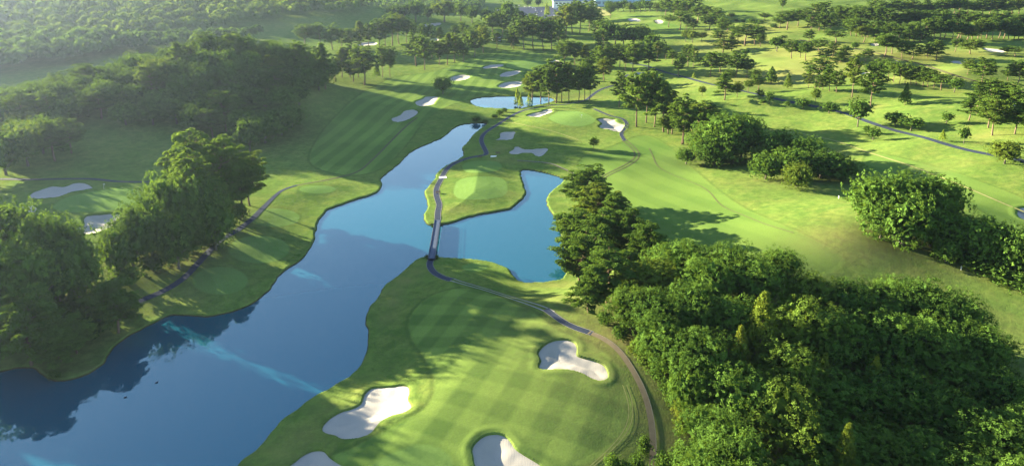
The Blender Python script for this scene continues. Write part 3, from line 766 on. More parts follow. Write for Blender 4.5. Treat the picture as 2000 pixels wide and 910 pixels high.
def conifer(seed, n, nq, leaf, base=.06, fat=.8, mat_=None):
    r = np.random.default_rng(seed); V, T = [], []
    u = r.random(n) ** 1.25
    ph = r.random(n) * 2 * pi
    rad = .5 * np.clip(1 - u, 0, 1) ** fat * (1 + .18 * np.sin(ph * 5 + u * 30)) * r.uniform(.72, 1.03, n) + .012
    pos = np.stack([rad * np.cos(ph), rad * np.sin(ph), base + (1 - base) * u], 1)
    d = np.stack([np.cos(ph), np.sin(ph), np.full(n, .45)], 1)
    p = np.repeat(pos, nq, 0) + r.normal(0, .016, (n * nq, 3)) * np.array([1.6, 1.6, .9]); dd = np.repeat(d, nq, 0)
    V.append(leaves(p, dd * .7 + np.array([0, 0, .4]) + r.normal(0, .4, p.shape), leaf, r, .5, dd + np.array([0, 0, .3]) + r.normal(0, .4, p.shape)))
    T.append(np.repeat(r.uniform(0, .7, n), nq))
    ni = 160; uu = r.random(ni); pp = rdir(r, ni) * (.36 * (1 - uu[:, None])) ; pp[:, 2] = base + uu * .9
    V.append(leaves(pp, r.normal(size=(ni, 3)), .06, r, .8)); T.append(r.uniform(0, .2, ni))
    t = MB(); t.tube([(0, 0, -.03), (0, 0, .5), (0, 0, .95)], [.024, .014, .003], 7)
    return t.mesh('trunk', M_BARK, True), crown_mesh('crown', V, T, mat_ or M_CONE)

LIB = {
 'B3': [broadleaf(100 + i, 28, 34, 11, .0120, .54, .46) for i in range(6)],          # near wood
 'B2': [broadleaf(120 + i, 32, 15, 7, .020, .54, .46) for i in range(5)],            # middle distance
 'B5': [broadleaf(170 + i, 30, 18, 8, .0165, .53, .47) for i in range(5)],           # left bank
 'B4': [broadleaf(180 + i, 38, 16, 7, .020, .50, .50, None, -.95) for i in range(5)],           # foliage down to the turf
 'B1': [broadleaf(140 + i, 22, 6, 4, .045, .6, .40) for i in range(4)],             # far
 'R1': [broadleaf(150 + i, 26, 8, 4, .042, .64, .36) for i in range(3)],            # round lollipop with clear stem
 'S2': [broadleaf(160 + i, 30, 8, 5, .034, .45, .52, None, -.85) for i in range(3)],    # shrubs to the ground
 'P3': [pine(200 + i, s, 44, 70, .030, .26) for i, s in enumerate(('tall', 'tier', 'tall', 'umbrella'))],
 'P2': [pine(220 + i, s, 32, 40, .040, .34) for i, s in enumerate(('tall', 'umbrella', 'tall', 'tier', 'umbrella'))],
 'P1': [pine(240 + i, s, 26, 22, .055, c) for i, (s, c) in enumerate((('umbrella', .40), ('tall', .30), ('tall', .36), ('tier', .25), ('tall', .22), ('umbrella', .34), ('tall', .42), ('umbrella', .48)))],
 'U1': [pine(260 + i, 'umbrella', 18, 18, .055, .52) for i in range(3)],
 'C3': [conifer(300 + i, 900, 6, .022) for i in range(3)],
 'C1': [conifer(310 + i, 260, 4, .05, .14, .8, M_PINE) for i in range(3)],
 'Y1': [conifer(320 + i, 170, 4, .055, .22, .7, M_YOUNG) for i in range(2)],
}
DEFW = {'B': .85, 'R': .85, 'S': 1.25, 'P': .62, 'U': .9, 'C': .45, 'Y': .42}
NAME = {'B': 'broadleaf_tree', 'R': 'round_tree', 'S': 'shrub', 'P': 'pine_tree', 'U': 'pine_tree', 'C': 'conifer_tree', 'Y': 'young_tree'}
CAT = {'B': 'tree', 'R': 'tree', 'S': 'shrub', 'P': 'pine tree', 'U': 'pine tree', 'C': 'conifer', 'Y': 'sapling'}
ORD = ['first', 'second', 'third', 'fourth', 'fifth', 'sixth', 'seventh', 'eighth', 'ninth', 'tenth', 'eleventh', 'twelfth', 'thirteenth', 'fourteenth', 'fifteenth', 'sixteenth', 'seventeenth', 'eighteenth', 'nineteenth', 'twentieth',
       'twenty-first', 'twenty-second', 'twenty-third', 'twenty-fourth', 'twenty-fifth', 'twenty-sixth', 'twenty-seventh', 'twenty-eighth', 'twenty-ninth', 'thirtieth', 'thirty-first', 'thirty-second', 'thirty-third', 'thirty-fourth', 'thirty-fifth', 'thirty-sixth', 'thirty-seventh', 'thirty-eighth', 'thirty-ninth', 'fortieth']
_count = {}
def place(code, x, y, h, wd, label, group, sink=0.0, lean=True):
    k = code[0]; lib = LIB[code]; i = _count.get(code, 0); _count[code] = i + 1
    tm, cm = lib[(i * 7 + i // 5) % len(lib)]
    z = float(h_terrain(np.array([x]), np.array([y]))[0]) - sink
    o = bpy.data.objects.new(NAME[k], None); COL.objects.link(o)
    o.empty_display_size = .2
    o.location = (x, y, z); o.scale = (wd, wd, h)
    o.rotation_euler = (random.gauss(0, .02), random.gauss(0, .02), random.random() * 6.28)
    o['label'] = label; o['category'] = CAT[k]; o['group'] = group
    link('trunk', tm, o); link('crown', cm, o)
    return o
WORD = {'B': 'broadleaf tree', 'R': 'round-crowned tree', 'S': 'shrub', 'P': 'pine', 'U': 'flat-topped pine', 'C': 'conifer', 'Y': 'yellow-green sapling'}
def cluster(where, group, items, adj=''):
    """items: (code, foot x, foot y, top y[, crown width px]) measured on the photograph"""
    items = sorted(items, key=lambda q: q[1])
    g = ground([q[1] for q in items], [q[2] for q in items])
    zz = h_terrain(g[:, 0], g[:, 1])
    kinds = {}
    for q in items: kinds.setdefault(WORD[q[0][0]], []).append(q)
    seen = {}
    for q, (x, y), z in zip(items, g, zz):
        kk = (245 - q[3]) / F
        wv = y * (kk * ct - st) / (ct + kk * st)
        h = float(np.clip(wv + CAMZ - z, 1.0, 34))
        depth = y * ct - (z - CAMZ) * st
        wd = (q[4] * depth / F) if len(q) > 4 and q[4] else h * DEFW[q[0][0]]
        wd = min(wd * 1.08, h * 2.2)
        word = WORD[q[0][0]]; n = len(kinds[word]); i = seen.get(word, 0); seen[word] = i + 1
        a = (adj + ' ') if adj else ''
        if n == 1: lab = f'{a}{word} {where}'
        else:
            if i == 0: pos = 'leftmost'
            elif i == n - 1: pos = 'rightmost'
            else: pos = ORD[i] + ' from left'
            lab = f'{a}{word}, {pos} {where}'
        place(q[0], x, y, h, wd, lab, group)

# ------------------------------------------------------------------ trees one can tell apart (foot and top measured on the photograph)
def row(code, x0, y0, x1, y1, n, hpx, wpx, jit=3.0):
    out = []
    for i in range(n):
        t = (i + .5) / n; f = y0 + (y1 - y0) * t + random.uniform(-jit, jit) * .5
        s = random.uniform(.8, 1.2)
        out.append((code, x0 + (x1 - x0) * t + random.uniform(-jit, jit), f, f - hpx * s, wpx * random.uniform(.85, 1.2)))
    return out

# right-hand wood in the foreground
cluster('at the top corner of the near wood', 'pines beside the right arm of the lake', [
 ('P3', 1140, 405, 335, 84), ('P3', 1166, 448, 372, 96), ('P3', 1128, 500, 420, 96), ('P3', 1205, 470, 392, 90), ('P3', 1172, 520, 425, 104), ('P3', 1228, 505, 420, 84), ('P3', 1135, 560, 470, 100), ('P3', 1185, 590, 500, 104), ('P3', 1262, 520, 446, 80), ('P3', 1150, 610, 530, 88), ('P3', 1178, 430, 385, 80)], 'dark green')
cluster('in the back rank of the near wood', 'broadleaf trees of the near wood', [
 ('B3', 1275, 590, 508, 104), ('B3', 1330, 560, 468, 128), ('B3', 1420, 575, 474, 124), ('B3', 1375, 610, 500, 110), ('B3', 1520, 570, 484, 98), ('B3', 1470, 610, 505, 112), ('B3', 1575, 630, 530, 104), ('B3', 1645, 650, 552, 124), ('B3', 1715, 650, 548, 120), ('B3', 1790, 655, 545, 140), ('B3', 1862, 690, 572, 118), ('B3', 1905, 745, 630, 112)], 'leafy')
cluster('in the second rank of the near wood', 'broadleaf trees of the near wood', [
 ('B3', 1232, 650, 556, 100), ('B3', 1285, 680, 570, 116), ('B3', 1352, 670, 552, 116), ('B3', 1425, 690, 580, 112), ('B3', 1560, 715, 580, 130), ('B3', 1630, 735, 608, 140), ('B3', 1715, 735, 605, 146), ('B3', 1800, 745, 618, 138), ('B3', 1870, 790, 693, 120), ('B3', 1950, 830, 725, 130)], 'leafy')
cluster('in the third rank of the near wood', 'broadleaf trees of the near wood', [
 ('B3', 1286, 722, 615, 104), ('B3', 1336, 765, 640, 116), ('B3', 1375, 780, 650, 130), ('B3', 1530, 800, 668, 132), ('B3', 1605, 820, 718, 140), ('B3', 1690, 830, 728, 146), ('B3', 1780, 840, 733, 146), ('B3', 1850, 880, 773, 136), ('B3', 1940, 920, 808, 150), ('B3', 2020, 900, 788, 150)], 'dense')
cluster('in the fourth rank of the near wood', 'broadleaf trees of the near wood', [
 ('B3', 1346, 815, 700, 92), ('B3', 1440, 850, 715, 140), ('B3', 1520, 890, 745, 144), ('B3', 1620, 925, 830, 150), ('B3', 1715, 930, 840, 150), ('B3', 1800, 950, 855, 150), ('B3', 1890, 1000, 895, 160), ('B3', 1990, 1010, 905, 160)], 'dense')
cluster('along the bottom edge of the near wood', 'broadleaf trees of the near wood', [
 ('B3', 1388, 930, 790, 130), ('B3', 1430, 985, 830, 150), ('B3', 1372, 1010, 860, 120), ('B3', 1530, 1010, 910, 150), ('B3', 1620, 1060, 940, 160), ('B3', 1730, 1060, 940, 160), ('B3', 1830, 1080, 950, 170), ('B3', 1450, 1080, 910, 150)], 'dense')
cluster('rising pale green from the middle of the near wood', 'pale conifers of the near wood', [('C3', 1478, 735, 572, 92), ('C3', 1440, 760, 640, 60)])
cluster('leaning out of the near wood towards the dirt path', 'pale conifers of the near wood', [('C3', 1336, 812, 722, 44), ('C3', 1362, 806, 700, 46), ('C3', 1388, 800, 690, 48)], 'narrow')
cluster('poking up in the shaded part of the near wood', 'pale conifers of the near wood', [('C3', 1600, 800, 690, 50), ('C3', 1702, 810, 698, 48), ('C3', 1640, 960, 830, 56)], 'narrow')
cluster('at the end of the dirt path by the bottom edge', 'shrubs round the end of the dirt path', [('S2', 1258, 888, 848, 28), ('S2', 1196, 925, 884, 36), ('S2', 1222, 935, 895, 34), ('S2', 1245, 925, 880, 30), ('S2', 1300, 930, 885, 60), ('S2', 1330, 900, 868, 40)], '')
cluster('along the forest edge above the dirt path', 'undergrowth shrubs along the near wood', [('S2', 1182, 632, 606, 34), ('S2', 1212, 662, 634, 36), ('S2', 1244, 694, 662, 40), ('S2', 1262, 716, 686, 40), ('S2', 1286, 742, 708, 42), ('S2', 1304, 768, 735, 40), ('S2', 1318, 792, 756, 42), ('S2', 1334, 845, 810, 40)], 'bushy')

# clumps on the sunlit slope
cluster('in the pines above the sunlit slope', 'pines beside the big bunker', [
 ('P2', 1209, 210, 150, 34), ('P2', 1243, 248, 150, 62), ('P2', 1262, 240, 154, 50), ('P2', 1278, 248, 160, 54), ('P2', 1296, 258, 168, 66), ('P2', 1312, 262, 185, 50), ('P2', 1334, 282, 200, 60), ('P2', 1350, 262, 205, 58), ('P2', 1305, 262, 232, 44), ('P2', 1360, 275, 212, 66), ('P2', 1378, 255, 205, 56)], 'mid-green')
cluster('standing alone in front of the pines on the sunlit slope', 'lone pines on the sunlit slope', [('U1', 1331, 282, 238, 42)])
cluster('standing alone above the sunlit fairway with a long shadow', 'lone pines on the sunlit slope', [('P2', 1159, 291, 272, 21)], 'small')
cluster('of the dark mass beside the slope pines', 'broadleaf trees on the sunlit slope', [('B4', 1375, 312, 240, 74), ('B4', 1412, 318, 216, 108), ('B4', 1448, 310, 222, 78), ('B4', 1462, 282, 222, 52), ('B4', 1395, 325, 262, 70)], 'full')
cluster('with a reddish tinge at the foot of the big dark mass', 'broadleaf trees on the sunlit slope', [('B2', 1340, 321, 288, 44)], 'small')
cluster('of the rounded clump on the right slope', 'middle clump on the right slope', [('B4', 1520, 320, 252, 82), ('B4', 1495, 350, 296, 64), ('B4', 1575, 330, 262, 62), ('B4', 1556, 368, 316, 62), ('B4', 1602, 348, 288, 92), ('B4', 1642, 352, 304, 72), ('B4', 1540, 350, 286, 70), ('B4', 1488, 325, 285, 50)], 'bright')
cluster('of the large clump towards the right edge', 'large clump near the right edge', [('B4', 1700, 440, 336, 96), ('B4', 1745, 440, 332, 96), ('B4', 1800, 435, 334, 120), ('B4', 1762, 482, 366, 110), ('B4', 1838, 450, 350, 84), ('B4', 1720, 465, 380, 84), ('B4', 1815, 480, 395, 96)], 'bright')
cluster('in the dark thicket falling to the right edge', 'dark thicket at the right edge', [('B4', 1846, 512, 460, 58), ('B4', 1880, 500, 418, 84), ('B4', 1920, 520, 425, 90), ('B4', 1962, 540, 432, 90), ('B4', 2000, 552, 445, 90), ('B4', 1900, 485, 420, 80), ('S2', 1905, 528, 492, 60), ('S2', 1950, 552, 512, 64), ('S2', 1995, 570, 525, 70)], 'dark')
cluster('on the mown slope left of the grey road', 'small trees beside the grey road', [('B1', 1705, 274, 247, 30), ('B1', 1748, 247, 218, 42), ('B1', 1779, 256, 228, 46), ('B1', 1692, 262, 245, 16), ('B1', 1675, 248, 190, 44)], 'small')
cluster('beside the grey road towards the right edge', 'small trees beside the grey road', [('Y1', 1840, 276, 256, 13), ('B1', 1882, 281, 247, 22), ('B1', 1848, 243, 218, 23), ('B2', 1962, 320, 274, 66)], 'small')
cluster('on the dry mound above the right end of the road', 'pines on the dry mound', [('P2', 1938, 265, 200, 58), ('P2', 1982, 262, 200, 56), ('P2', 2010, 268, 205, 60)])
cluster('in the big layered clump at the right edge', 'layered pines at the right edge', [('P2', 1892, 236, 192, 46), ('P2', 1908, 222, 175, 46), ('P2', 1930, 208, 160, 60), ('P2', 1956, 212, 168, 58), ('P2', 1975, 222, 178, 46), ('P2', 1930, 250, 198, 52), ('P2', 1985, 250, 208, 52)], 'spreading')
# scattered on the right half, middle distance
cluster('beside the road right of the slope pines', 'trees strung along the grey road', [('P2', 1415, 196, 148, 50), ('P1', 1440, 190, 165, 24), ('P1', 1461, 181, 160, 22), ('P1', 1480, 178, 150, 30), ('P1', 1484, 195, 178, 16), ('R1', 1371, 188, 168, 17), ('Y1', 1355, 154, 143, 7), ('B1', 1502, 205, 178, 16), ('B1', 1490, 205, 194, 16)])
cluster('on the grass below the leaning pine group', 'small trees on the right slope', [('B1', 1537, 211, 196, 12), ('B1', 1568, 214, 192, 28), ('R1', 1592, 203, 171, 18), ('B1', 1619, 222, 200, 38)], 'small')
cluster('in the leaning group on the pale terrace', 'leaning pine group on the terrace', [('U1', 1593, 172, 122, 60), ('P1', 1578, 173, 140, 24), ('P1', 1607, 176, 140, 26), ('P1', 1620, 179, 138, 28), ('P1', 1634, 181, 142, 36), ('P1', 1600, 178, 150, 26)])
cluster('standing tall right of the leaning group', 'tall pair of pines on the terrace', [('P2', 1664, 190, 118, 36), ('P2', 1700, 213, 130, 52)], 'tall')
cluster('of the pair left on the pale terrace', 'dark cones on the terrace', [('C1', 1505, 164, 132, 26), ('C1', 1539, 174, 144, 17)], 'dark')
cluster('standing alone below the right pine row', 'dark cones on the terrace', [('C1', 1767, 206, 164, 22)], 'slender')
cluster('in the even row along the right terrace', 'even row of pines on the right terrace', [('P1', 1745, 161, 126, 28), ('P1', 1756, 165, 130, 24), ('P1', 1768, 165, 130, 26), ('P1', 1779, 166, 133, 26), ('P1', 1790, 167, 132, 28), ('P1', 1802, 170, 133, 30), ('P1', 1812, 171, 138, 24), ('P1', 1823, 173, 140, 28), ('U1', 1838, 177, 150, 40), ('P1', 1720, 150, 122, 36), ('P1', 1735, 156, 124, 26)])
cluster('ending the even row of pines', 'round trees on the right terrace', [('R1', 1864, 181, 152, 32)], 'dark')
cluster('standing apart near the right edge', 'scattered pines near the right edge', [('P1', 1889, 146, 121, 26), ('P2', 1918, 164, 120, 50), ('P2', 1986, 167, 124, 40), ('P1', 1968, 158, 138, 22)])
cluster('in the row below the far right woods', 'row of pines below the far right woods', [('P1', 1762, 115, 84, 26), ('P1', 1781, 116, 88, 40), ('P1', 1828, 117, 80, 46), ('P1', 1812, 112, 86, 32), ('P1', 1865, 102, 78, 26), ('P1', 1895, 106, 79, 40), ('U1', 1965, 108, 96, 34), ('U1', 1982, 112, 94, 40), ('P1', 1727, 112, 72, 46), ('P1', 1742, 106, 76, 34)])
cluster('standing clear on the bright fairway', 'lone round trees on the bright fairway', [('R1', 1669, 101, 81, 15), ('R1', 1517, 101, 72, 31)], 'dark')
cluster('in the loose pines left of the bright fairway', 'loose pines on the right terrace', [('P1', 1546, 115, 85, 34), ('P1', 1563, 113, 90, 26), ('P1', 1574, 119, 88, 36), ('P1', 1580, 86, 62, 24), ('U1', 1632, 86, 62, 54), ('P1', 1600, 101, 80, 36), ('P1', 1625, 112, 86, 34), ('P1', 1610, 119, 101, 28), ('P1', 1640, 123, 103, 34), ('U1', 1531, 80, 71, 18), ('P1', 1690, 121, 98, 24), ('P1', 1650, 118, 92, 26)])
cluster('in the row in front of the far right woods', 'row of pines on the far bright strip', [('P1', 1537, 59, 27, 52), ('P1', 1522, 56, 34, 30), ('P1', 1558, 52, 22, 34), ('P1', 1576, 54, 25, 26), ('P1', 1584, 60, 31, 26), ('P1', 1599, 61, 29, 30), ('P1', 1609, 61, 28, 26), ('P1', 1620, 62, 37, 32), ('P1', 1590, 48, 12, 40), ('P1', 1610, 48, 8, 40), ('P1', 1658, 63, 39, 30), ('P1', 1686, 84, 56, 36), ('P1', 1709, 83, 58, 32), ('P1', 1528, 25, -2, 14), ('S2', 1511, 55, 46, 16)])
cluster('in the front rank of the far right woods', 'pines of the far right woods', row('P1', 1660, 70, 1800, 84, 14, 30, 34) , 'dense')
cluster('in the long dark band at the far right', 'pines of the far right woods', row('P1', 1800, 77, 2005, 77, 20, 32, 34), 'dense')
cluster('in the second rank of the far right woods', 'pines of the far right woods', row('P1', 1630, 50, 1850, 60, 18, 30, 36), 'dense')
cluster('in the third rank of the far right woods', 'pines of the far right woods', row('P1', 1830, 54, 2010, 56, 14, 26, 34), 'dense')
cluster('in the rank on the skyline at the far right', 'pines of the far right woods', row('P1', 1700, 36, 2010, 28, 22, 28, 34), 'dense')
cluster('in the group with the leaning pine on the long fairway', 'pines on the long sunlit fairway', [('U1', 1306, 54, 33, 34), ('U1', 1327, 59, 29, 40), ('P1', 1339, 60, 32, 20), ('P1', 1354, 59, 38, 30), ('P1', 1384, 60, 34, 40), ('P1', 1318, 40, 4, 40), ('P1', 1340, 42, 8, 40), ('P1', 1362, 45, 14, 40), ('P1', 1380, 48, 16, 34), ('P1', 1398, 50, 22, 34), ('P1', 1352, 30, -4, 40), ('P1', 1300, 36, 2, 36)])
cluster('in the row below the leaning pine', 'pines on the long sunlit fairway', [('R1', 1339, 82, 58, 20), ('R1', 1352, 84, 59, 22), ('P1', 1371, 83, 66, 22), ('P1', 1405, 86, 62, 38), ('P1', 1412, 104, 79, 46), ('P1', 1428, 100, 72, 38), ('U1', 1455, 90, 52, 66), ('P1', 1442, 84, 56, 34), ('P1', 1474, 88, 54, 34), ('P1', 1485, 92, 70, 22), ('R1', 1456, 108, 97, 16), ('P1', 1420, 62, 40, 26), ('P1', 1410, 68, 40, 30)])
cluster('on the dry strip at the top', 'little trees on the dry strip', [('R1', 1428, 38, 26, 16), ('S2', 1438, 43, 37, 13), ('S2', 1451, 44, 38, 13), ('S2', 1467, 46, 36, 18), ('R1', 1485, 48, 39, 10), ('P1', 1492, 40, 28, 24)], 'tiny')
cluster('between the long fairway and the grey road', 'trees between fairway and road', [('P1', 1344, 131, 92, 30), ('P1', 1354, 134, 95, 18), ('P1', 1368, 126, 112, 17), ('P1', 1313, 126, 102, 26), ('P1', 1325, 151, 113, 24), ('P1', 1387, 150, 107, 40), ('P1', 1407, 142, 109, 36), ('P1', 1436, 152, 110, 48), ('P1', 1458, 152, 122, 34), ('P1', 1301, 118, 95, 22), ('P1', 1424, 160, 140, 26), ('P1', 1472, 160, 138, 28)])

# middle band
cluster('on the far bank of the small pond', 'pines beside the small pond', [('P2', 1040, 200, 150, 46), ('P2', 1056, 203, 140, 50), ('P2', 1072, 205, 142, 42), ('P2', 1086, 202, 128, 54), ('P2', 1097, 200, 140, 36), ('P2', 1111, 200, 132, 36), ('P2', 1130, 198, 140, 34), ('P2', 1142, 198, 132, 30), ('P2', 1151, 198, 138, 32)], 'tall')
cluster('on the bank in front of the small pond', 'saplings in front of the small pond', [('Y1', 1011, 212, 176, 14), ('Y1', 1017, 213, 185, 11), ('Y1', 1034, 207, 182, 12)], 'slender')
cluster('standing alone on the shaded striped fairway', 'lone tree on the striped fairway', [('B2', 865, 184, 148, 40)], 'dark round')
cluster('among the shrubs at the small pond outlet', 'shrubs at the pond outlet', [('S2', 967, 231, 222, 16), ('S2', 976, 225, 214, 16), ('S2', 985, 219, 210, 14), ('S2', 993, 214, 210, 10), ('S2', 930, 238, 226, 20), ('S2', 947, 240, 233, 14)], 'low')
cluster('in the dense pines around the little hut', 'pines around the little hut', [('P2', 1103, 127, 86, 40), ('P2', 1123, 127, 88, 34), ('P2', 1145, 132, 92, 46), ('P2', 1165, 136, 94, 36), ('P2', 1178, 146, 96, 40), ('P2', 1192, 143, 98, 36), ('P2', 1236, 146, 90, 42), ('P2', 1267, 138, 90, 42), ('P2', 1284, 120, 86, 30), ('P2', 1299, 110, 94, 26), ('P2', 1210, 132, 94, 34), ('P2', 1222, 140, 98, 30), ('P2', 1150, 165, 118, 40), ('P2', 1180, 160, 120, 36)], 'dark')
cluster('in the dark mass beyond the little hut', 'dark trees beyond the hut', [('B1', 1185, 92, 38, 44), ('B1', 1202, 88, 48, 40), ('B1', 1218, 94, 48, 46), ('B1', 1238, 94, 46, 46), ('B1', 1256, 94, 50, 36), ('B1', 1272, 108, 64, 38), ('B1', 1286, 112, 78, 30), ('P1', 1168, 90, 46, 36), ('P1', 1178, 100, 62, 32), ('P1', 1160, 66, 26, 36)], 'dark')
cluster('in the mass beyond the small pond', 'pines beyond the small pond', [('P1', 1024, 98, 44, 40), ('P1', 1042, 96, 42, 40), ('P1', 1062, 100, 44, 36), ('P1', 1078, 98, 46, 36), ('P1', 1092, 92, 40, 34), ('P1', 1104, 75, 16, 44), ('P1', 1118, 66, 12, 42), ('P1', 1132, 66, 14, 40), ('P1', 1150, 62, 14, 38), ('P1', 1008, 78, 40, 34), ('P1', 1060, 72, 40, 34), ('P1', 1082, 74, 36, 36), ('P1', 1040, 66, 34, 34), ('P1', 1020, 60, 26, 32), ('P1', 1002, 96, 56, 28)])
cluster('in the lit pines above the striped fairway', 'pines above the striped fairway', [('P2', 813, 130, 74, 50), ('P2', 829, 137, 78, 36), ('P2', 845, 116, 84, 34), ('P2', 858, 127, 88, 28), ('P2', 874, 127, 70, 36), ('P2', 888, 122, 74, 32), ('P2', 905, 122, 86, 24), ('P2', 926, 112, 64, 36), ('P2', 944, 104, 60, 32), ('P2', 896, 110, 78, 30)])
cluster('in the nearer group left of the striped fairway', 'pines left of the striped fairway', [('P2', 582, 160, 90, 36), ('P2', 600, 168, 108, 38), ('P2', 636, 174, 92, 48), ('P2', 668, 152, 98, 40), ('P2', 684, 152, 95, 36), ('P2', 700, 152, 98, 34), ('P2', 712, 167, 104, 60), ('P2', 747, 151, 98, 26), ('P2', 762, 151, 100, 26), ('P2', 690, 160, 122, 40), ('P2', 620, 150, 100, 34), ('P2', 655, 160, 118, 34)])
cluster('bright cone in the nearer group left of the striped fairway', 'cone left of the striped fairway', [('C1', 736, 152, 122, 15)], 'little')
cluster('in the farther row left of the striped fairway', 'hazy row of pines on the left', [('P1', 600, 97, 55, 42), ('P1', 625, 97, 52, 32), ('P1', 650, 98, 58, 40), ('P1', 668, 95, 60, 28), ('P1', 685, 94, 60, 34), ('P1', 704, 94, 44, 38), ('P1', 720, 92, 50, 28), ('P1', 740, 95, 44, 38), ('P1', 753, 90, 46, 28), ('P1', 766, 90, 37, 44), ('P1', 780, 88, 38, 36), ('P1', 795, 86, 42, 30), ('P1', 808, 80, 48, 24), ('P1', 826, 84, 50, 24), ('P1', 840, 82, 50, 20), ('P1', 858, 82, 54, 26), ('P1', 888, 74, 52, 26), ('P1', 905, 72, 45, 24)], 'hazy')
cluster('at the top edge left of the car park', 'big trees left of the car park', [('B1', 770, 40, 9, 36), ('B1', 790, 42, 6, 34), ('B1', 812, 44, 0, 44), ('B1', 836, 42, 12, 26), ('B1', 868, 44, -2, 54), ('B1', 900, 42, 4, 36), ('B1', 922, 46, 10, 32), ('B1', 950, 50, 16, 30), ('B1', 972, 52, 20, 30), ('B1', 990, 56, 0, 36), ('B1', 1004, 48, 12, 26)], 'large')
cluster('standing in the haze right of the striped fairway', 'pines between fairway and car park', [('P1', 960, 76, 34, 36), ('P1', 980, 74, 30, 36), ('P1', 998, 92, 58, 30), ('P1', 934, 86, 50, 34), ('P1', 915, 96, 62, 30), ('P1', 970, 96, 66, 26)])
cluster('around the car park and clubhouse', 'trees around the clubhouse', [('Y1', 1067, 34, 8, 9), ('Y1', 1071, 33, 12, 7), ('P1', 1100, 50, 12, 34), ('P1', 1115, 46, 10, 34), ('P1', 1134, 44, 12, 30), ('P1', 1122, 20, 0, 12), ('P1', 1157, 22, 2, 14), ('P1', 1192, 36, 12, 22), ('B1', 1052, 16, -4, 16), ('B1', 1030, 16, -4, 18)])
cluster('in the belt right of the clubhouse', 'belt of trees right of the clubhouse', row('B1', 1182, 24, 1350, 24, 16, 22, 24, 2), 'dark')

# left bank
cluster('in the sunlit-topped stand at the left edge', 'tall trees at the left edge', [('B5', 28, 560, 380, 132), ('B5', 88, 575, 406, 120), ('B5', 140, 580, 424, 110), ('B5', -30, 580, 398, 130), ('B5', 10, 640, 458, 130), ('B5', 70, 640, 468, 130), ('B5', 160, 600, 466, 96), ('B5', 120, 610, 458, 110)], 'tall shaded')
cluster('on the shaded bank in the bottom left', 'low trees on the shaded left bank', [('P3', 62, 712, 590, 112), ('P3', 118, 708, 636, 104), ('P3', 232, 650, 560, 96), ('P3', 20, 690, 610, 90), ('P3', 150, 690, 625, 80)], 'dark spreading')
cluster('glowing yellow-green at the very tip of the left bank', 'bush at the tip of the left bank', [('S2', 107, 739, 722, 26)])
cluster('of the tall stand below the hazy green', 'tall stand below the left green', [('B5', 330, 492, 330, 92), ('B5', 372, 490, 332, 96), ('B5', 262, 528, 408, 104), ('B5', 300, 520, 372, 96), ('B5', 350, 525, 408, 92), ('B5', 238, 548, 440, 70), ('B5', 402, 480, 338, 90), ('P3', 438, 445, 296, 92), ('P3', 472, 425, 306, 80), ('B5', 422, 488, 376, 84), ('P3', 385, 470, 318, 96), ('P3', 375, 430, 284, 88), ('P3', 405, 410, 278, 84), ('P3', 450, 412, 282, 84), ('B5', 425, 430, 300, 90), ('P3', 488, 402, 312, 70)], 'tall')
cluster('in the gully below the wooded hill', 'dark trees in the left gully', [('B2', 12, 342, 250, 90), ('B2', 55, 325, 235, 80), ('P2', 108, 315, 245, 72), ('B2', 85, 300, 225, 70), ('P2', 140, 300, 240, 56), ('B2', -25, 360, 260, 90)], 'dark')

cluster('filling the shade under the tall left bank trees', 'undergrowth on the left bank', [('S2', 300, 530, 490, 60), ('S2', 340, 515, 470, 60), ('S2', 250, 556, 520, 56), ('S2', 375, 495, 450, 60), ('S2', 410, 480, 440, 56), ('S2', 440, 450, 412, 50), ('S2', 200, 590, 550, 60), ('S2', 150, 620, 575, 70), ('S2', 90, 640, 590, 80), ('S2', 180, 660, 620, 60), ('S2', 465, 428, 396, 44), ('S2', 30, 660, 610, 80)], 'shaded')

# the wooded hill on the left: every crown a tree of its own, row behind row
HILL_POLY = np.array([(-218, 282), (-208, 305), (-214, 312), (-168, 318), (-142, 302), (-112, 292), (-108, 330), (-104, 390), (-112, 425), (-140, 452), (-190, 462), (-236, 446), (-262, 412), (-276, 370), (-272, 326), (-252, 286)], float)
hill = []
yy = 286.0; rown = 0
while yy < 500:
    xx = -345 + (rown % 2) * 5.5; line = []
    while xx < -100:
        px_, py_ = xx + random.uniform(-2.6, 2.6), yy + random.uniform(-2.8, 2.8)
        if sdf_poly(HILL_POLY, np.array([px_]), np.array([py_]))[0] > 0 and px_ > -0.83 * py_: line.append((px_, py_))
        xx += random.uniform(11.5, 14.5)
    hill.append(line); rown += 1; yy += 12.0
nh = 0
for r_, line in enumerate(hill):
    for i, (x, y) in enumerate(sorted(line)):
        hgt = random.uniform(11, 17); wd = random.uniform(13, 19.5)
        code = 'B2' if random.random() < .8 else 'P2'
        which = 'leftmost' if i == 0 else 'rightmost' if i == len(line) - 1 else ORD[min(i, 39)] + ' from left'
        place(code, x, y, hgt, wd, f'hazy {WORD[code[0]]}, {which} in {ORD[r_]} row up the wooded hill', 'trees of the wooded hill on the left')
        nh += 1

